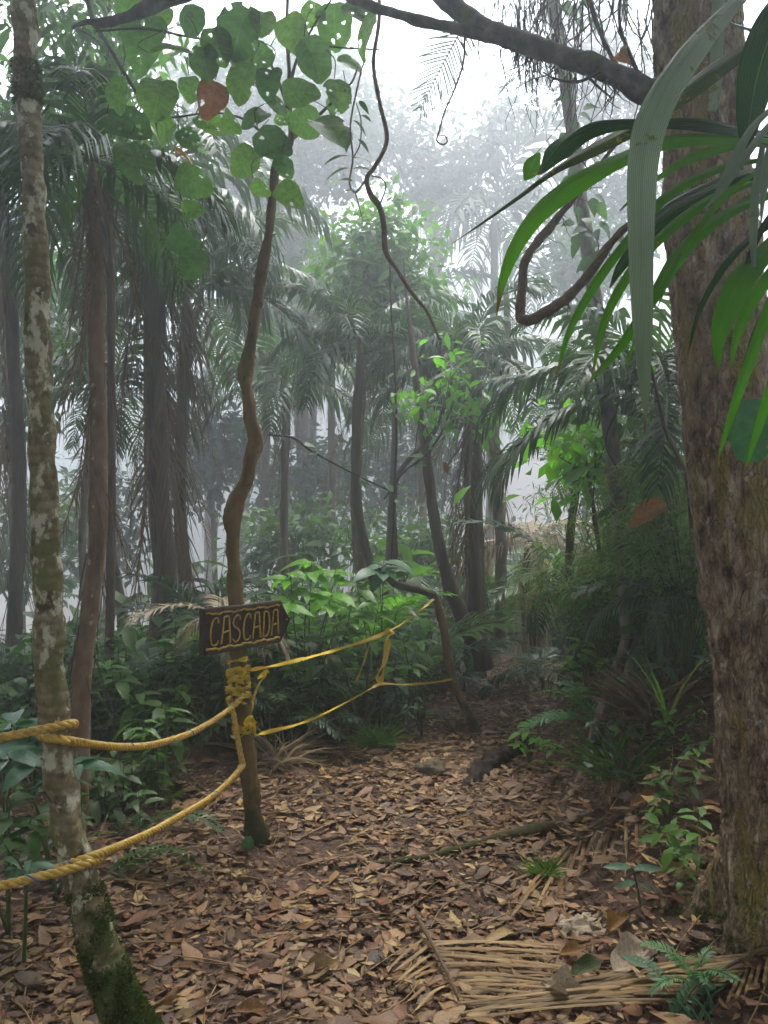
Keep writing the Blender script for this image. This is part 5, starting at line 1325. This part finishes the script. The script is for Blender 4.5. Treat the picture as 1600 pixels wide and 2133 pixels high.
big_leaf('big pale tan dead leaf lying flat right of the level straw frond', 1320, 2030, 25, .17, 'greyleaf', 3, .75, .3, .5, .03)
big_leaf('tan curled dead leaf lying to the right of the seedling', 1400, 1842, 14, .135, 'straw', 4, .3, .8, .3, .03)
big_leaf('short tan dead leaf tilted on the bank above the curled one', 1410, 1805, -55, .09, 'greyleaf', 5, .45, .5, .3, .03)
big_leaf('rusty orange dead leaf beside the grey crumpled one', 1290, 1950, 30, .11, 'brownleaf', 6, .6, .8, .6, .03)
big_leaf('dark dry curled leaf under the end of the level straw frond', 1170, 2095, 160, .15, 'greyleaf', 7, .6, 1., .8, .02)
big_leaf('greenish yellow fading leaf resting on the level straw frond', 1225, 2050, 10, .12, 'strap_old', 8, .55, .3, .3, .04)
big_leaf('brown leaf lying on the end of the level straw frond', 1195, 2020, -10, .10, 'brownleaf', 9, .5, .4, .3, .05)
big_leaf('red fallen leaf at the bottom edge near the middle', 525, 2118, -12, .12, 'redleaf', 10, .42, .4, .2, .015, .08)
big_leaf('orange brown fallen leaf at the bottom beside the mossy tree foot', 360, 2108, 15, .13, 'brownleaf', 11, .32, .4, .2, .015, .1)
big_leaf('tan upturned fallen leaf at the bottom of the path', 668, 2040, 20, .15, 'straw', 12, .45, .7, .3, .02, .15)
big_leaf('long rusty dead leaf on the bank above the draped brown frond', 1345, 1692, 8, .15, 'brownleaf', 13, .4, .6, .3, .03)
# seedling with four blue green leaves
t = thing('seedling', 'small seedling with two pairs of blue green leaves among the dead leaves', 'seedling', on_ground(1335, 1890))
b = t.location.copy(); b_top = P(1318, 1808, b.y - .02)
link('stem', tube(Geo(), crom([list(b), list(P(1328, 1850, b.y)), list(b_top)], 5), .004, 6).mesh('stem'), M['green_stem'], t)
sl = leaf_geo(1, .3, 7, .15, .12, 'ell', .05).mesh('seedling_leaf')
for (u, v), d, s in (((1316, 1806), (-1, -.1, .12), .10), ((1322, 1808), (1, -.1, .05), .10), ((1325, 1836), (-1, -.35, -.05), .085), ((1330, 1840), (.7, -.5, -.1), .06), ((1322, 1815), (.6, .6, .2), .06)):
    link('leaf', sl, M['bluish'], t, mat4(frame3(d, (0, -.55, 1)), P(u, v, b.y - .02), s * 1.1))
# sprigs in the bottom right corner
for lab, u0, v0, u1, v1, s in (('dark blue green sprig lying over the right straw frond', 1440, 2140, 1310, 2030, .035), ('pale blue green fern sprig in the bottom right corner', 1395, 2150, 1490, 2085, .04)):
    p0, p1 = on_ground(u0, v0), on_ground(u1, v1); p1 = p1 + Vector((0, 0, .06))
    t = thing('sprig', lab, 'plant', p0)
    c = crom([list(p0), list((p0 + p1) / 2 + Vector((0, 0, .05))), list(p1)], 7)
    link('stem', tube(Geo(), c, .0025, 5).mesh('stem'), M['green_stem'], t)
    d = (p1 - p0).normalized()
    lm = leaf_geo(1, .42, 4, .2, .2, 'ell').mesh('sprig_leaf')
    for i in range(2, len(c)):
        for sgn in (-1, 1):
            sdv = d.cross(Vector((0, -.4, 1))).normalized() * sgn
            link('leaf', lm, M['bluish'], t, mat4(frame3(sdv + d * .45 + Vector((0, 0, .15)), (0, -.4, 1)), c[i], s * (1.15 - .3 * i / len(c)) * random.uniform(.85, 1.15)))

# ---------------------------------------------------------------- leaf litter
rr = random.Random(77)
LSP = [(.42, .1, .08, 'ell', .4, .1), (.36, .2, -.1, 'lance', .3, .1), (.55, .06, .15, 'ell', .7, .3), (.45, -.12, .06, 'ovate', .6, -.1), (.30, .3, .12, 'lance', .4, .2), (.5, .1, -.14, 'obov', .7, .2), (.34, .45, .1, 'ell', .3, .4)]
LM = [leaf_geo(1, w, 6, f, d, sh, wv, cu, seed=i) for i, (w, f, d, sh, wv, cu) in enumerate(LSP)]
LMM = [q.mesh('litter_leaf') for q in LM]; LMP = [leaf_geo(1, w, 3, f, d, sh, wv, cu, seed=i).pack() for i, (w, f, d, sh, wv, cu) in enumerate(LSP)]
spots = []
def litter_at(x, y, s=None, lift=0.):
    z = G(x, y) + .004 + lift + .012 * rr.random()
    a_ = rr.random() * 6.3
    s = s or min(.15, max(.035, rr.lognormvariate(math.log(.048), .52)))
    x_ = Vector((math.cos(a_), math.sin(a_), rr.gauss(.03, .075)))
    m3 = frame3(x_, (rr.gauss(0, .17), rr.gauss(0, .17) - .03, 1))
    if rr.random() < .4: m3 = m3 @ Matrix.Rotation(math.pi, 3, 'X')
    spots.append((y * y + x * x, rr.randrange(7), m3, Vector((x, y, z + (.010 if m3[2][2] < 0 else 0))), s))
n_ = 0
while n_ < 66000:
    y = rr.uniform(1.9, 9.4); x = rr.uniform(-.52 * y - .7, .52 * y + .7)
    pc = np.interp(y, YY, PC); hw = np.interp(y, YY, HW)
    out = max(0, abs(x - pc) - hw)
    dens = max(.12, 1 - out * (.22 if x > pc else .5)) * (.4 + .6 * min(1, max(0, .5 + 1.6 * noise.noise(Vector((x * 1.5, y * 1.5, 3))))))
    if x < pc - hw and y > 5.2: dens *= .35
    elif out == 0 and y > 5: dens = max(dens, .75)
    n_ += 1
    if rr.random() < dens: litter_at(x, y)
spots.sort(key=lambda q: q[0])
vis = [q for q in spots if q[3].y > 2.5 and abs(q[3].x) < .47 * q[3].y]
big = sorted(vis, key=lambda q: -q[4] / q[3].y)[:300]
bid = {id(q) for q in big}
for d, k_, m3, p, s in big:
    link('fallen_leaf', LMM[k_], M['litter'], ground, mat4(m3, p, s))
g = Geo(); rest = [q for q in spots if id(q) not in bid]
for k_ in range(7):
    sel = [q for q in rest if q[1] == k_]
    g.inst(LMP[k_], np.array([np.array(q[2]) * q[4] for q in sel]), np.array([list(q[3]) for q in sel]))
o = link('leaf_litter', g.mesh('leaf_litter'), M['litter']); o['kind'] = 'stuff'
# fine dry straws and twigs between the leaves
g = Geo()
for _ in range(900):
    y = rr.uniform(2.2, 7.5); x = rr.uniform(-.5 * y, .52 * y)
    a_ = rr.random() * 6.3; L = rr.uniform(.06, .28)
    d = np.array([math.cos(a_), math.sin(a_), 0]) * L / 2
    q = [np.array([x, y, 0]) + d * s + np.array([rr.gauss(0, .01), rr.gauss(0, .01), 0]) for s in (-1, 0, 1)]
    for w_ in q: w_[2] = G(w_[0], w_[1]) + .015 + rr.random() * .02
    tube(g, crom(q, 3), rr.uniform(.0012, .0032), 4, cap=False)
o = link('twig_litter', g.mesh('twig_litter'), M['straw']); o['kind'] = 'stuff'

# ---------------------------------------------------------------- undergrowth masses
def under(name, mat, T, pick, n, smin, smax, tilt=.25):
    Ms, Os = [], []
    while len(Os) < n:
        x, y = pick()
        pc = np.interp(y, YY, PC); hw = np.interp(y, YY, HW)
        if -.15 < x - pc + hw and x - pc - hw < .22 and y < 9.5: continue
        m = Matrix.Rotation(rr.random() * 6.3, 3, 'Z') @ Matrix.Rotation(rr.gauss(0, tilt), 3, 'X')
        Ms.append(np.array(m) * rr.uniform(smin, smax)); Os.append((x, y, G(x, y) - .02 + rr.random() * .05))
    Ms, Os = np.array(Ms), np.array(Os); g = Geo()
    idx = RNG.integers(0, len(T), len(Os))
    for i, t_ in enumerate(T): g.inst(t_, Ms[idx == i], Os[idx == i])
    o = link(name, g.mesh(name), M[mat]); o['kind'] = 'stuff'
left_belt = lambda: (rr.uniform(-3.6, 1.1), rr.triangular(5.3, 9.6, 6.0))
left_side = lambda: (rr.uniform(-3.2, -1.15), rr.uniform(3.6, 6.5))
right_bank = lambda: (rr.uniform(1.3, 4.5), rr.triangular(4.0, 9.5, 6))
back = lambda: (rr.uniform(-8, 8), rr.uniform(9, 20))
FT = [q[0].pack() for q in fr('fern') + fr('fern_low')]
ST = [q[0].pack() for q in fr('stiff') + fr('stiff_low')]
LW = [q[0].pack() for q in fr('low')]
BT_ = [leaf_geo(1, .035, 4, .1, .5, 'lance').pack()]
def upright(T, rr_=random.Random(8)):
    """A leaf tuft: blades fanned upward from one foot."""
    g = Geo(); Ms = []
    for _ in range(9):
        d = Vector((rr_.gauss(0, .55), rr_.gauss(0, .55), 1)); Ms.append(np.array(frame3(d, (-d.x, -d.y, .5))) * rr_.uniform(.6, 1.1))
    return g.inst(T, np.array(Ms), np.zeros((9, 3))).pack()
TUFT = [upright(BT_[0]) for _ in range(3)]
def sprout(rr_):
    g = Geo(); T = leaf_geo(1, .4, 3, .2, .35, 'ell').pack(); Ms, Os = [], []
    for i in range(14):
        a_ = i * 2.4; z = .25 + .75 * i / 14
        Ms.append(np.array(frame3((math.cos(a_), math.sin(a_), rr_.gauss(.1, .3)), (rr_.gauss(0, .2), rr_.gauss(0, .2), 1))) * rr_.uniform(.22, .4)); Os.append((rr_.gauss(0, .06), rr_.gauss(0, .06), z))
    g.inst(T, np.array(Ms), np.array(Os)); tube(g, [[0, 0, 0], [.02, .01, .5], [0, 0, 1]], [.012, .01, .005], 4, cap=False)
    return g.pack()
SPR = [sprout(random.Random(i)) for i in range(4)]
under('fern_undergrowth', 'palm', FT, left_belt, 260, .3, .7)
under('fern_undergrowth', 'dark', FT, left_side, 90, .25, .5)
under('leafy_undergrowth', 'dark', SPR, left_belt, 260, .3, .75)
under('leafy_undergrowth', 'mid', SPR, left_belt, 150, .25, .65)
under('leafy_undergrowth', 'bright', SPR, lambda: (rr.uniform(-1.3, .8), rr.uniform(5.6, 8.2)), 60, .3, .75)
under('leafy_undergrowth', 'dark', SPR, left_side, 110, .2, .5)
under('grassy_undergrowth', 'dark', TUFT, left_belt, 260, .25, .6)
under('dry_undergrowth', 'dry', TUFT, left_belt, 170, .25, .6, .5)
under('dry_undergrowth', 'dry', LW, left_belt, 50, .35, .7, .4)
under('dry_undergrowth', 'dry', TUFT, left_side, 80, .2, .45, .5)
under('fern_undergrowth', 'palm', FT, right_bank, 170, .3, .65)
under('leafy_undergrowth', 'dark', SPR, right_bank, 240, .25, .7)
under('grassy_undergrowth', 'grass', TUFT, right_bank, 220, .25, .6)
under('dry_undergrowth', 'dry', LW, right_bank, 34, .35, .7, .4)
bank_near = lambda: (rr.uniform(.95, 2.2), rr.uniform(3.0, 5.2))
under('dry_undergrowth', 'dry', TUFT, bank_near, 60, .10, .28, .8)
under('dry_undergrowth', 'straw', LW, bank_near, 16, .18, .4, .3)
under('leafy_undergrowth', 'mid', SPR, bank_near, 60, .10, .28)
under('leafy_undergrowth', 'bluish', SPR, bank_near, 18, .12, .26)
under('fern_undergrowth', 'fern', FT, bank_near, 12, .14, .28)
under('slope_undergrowth', 'dark', SPR, back, 420, .6, 1.6)
under('slope_undergrowth', 'palm', ST, back, 420, .8, 1.7)

# distant wood fading out: crowns joined into one mass
rr = random.Random(91); g = Geo()
for i in range(84):
    Y = rr.uniform(72, 116); x = rr.uniform(-.5, .5) * Y; zb = G(x, Y); h = rr.uniform(6, 11)
    q, _ = crown_geo([((x, Y, zb + h), (5., 3.6, 3.6)), ((x + rr.gauss(0, 2), Y, zb + h * .5), (4.6, 3.6, 3.2))], 560, .95, rr)
    g.inst(q.pack(), np.eye(3)[None], np.zeros((1, 3)))
    tube(g, [[x, Y, zb - .3], [x + .1, Y, zb + h * .4], [x, Y, zb + h]], [.3, .22, .1], 6, cap=False)
o = link('distant_wood', g.mesh('distant_wood'), M['misty']); o['kind'] = 'stuff'

# ---------------------------------------------------------------- groups of repeats
GR = {'palm': 'palms of the misty forest', 'fern': 'ferns in the undergrowth', 'young palm': 'young palms in the undergrowth', 'bush': 'leafy bushes by the path', 'bamboo grass': 'bamboo-like grass clumps on the right slope',
      'rope': 'yellow ropes of the barrier', 'barrier tape': 'pieces of yellow tape', 'palm frond': 'fallen and hanging dry fronds', 'leaf': 'single large leaves', 'plant': 'leafy plants near the path', 'vine': 'vines and lianas',
      'tree trunk': 'bare trunks among the palms', 'grass': 'grass tufts along the path'}
for o in list(S.objects):
    if o.parent is None and o.get('category') in GR:
        o['group'] = GR[o['category']]
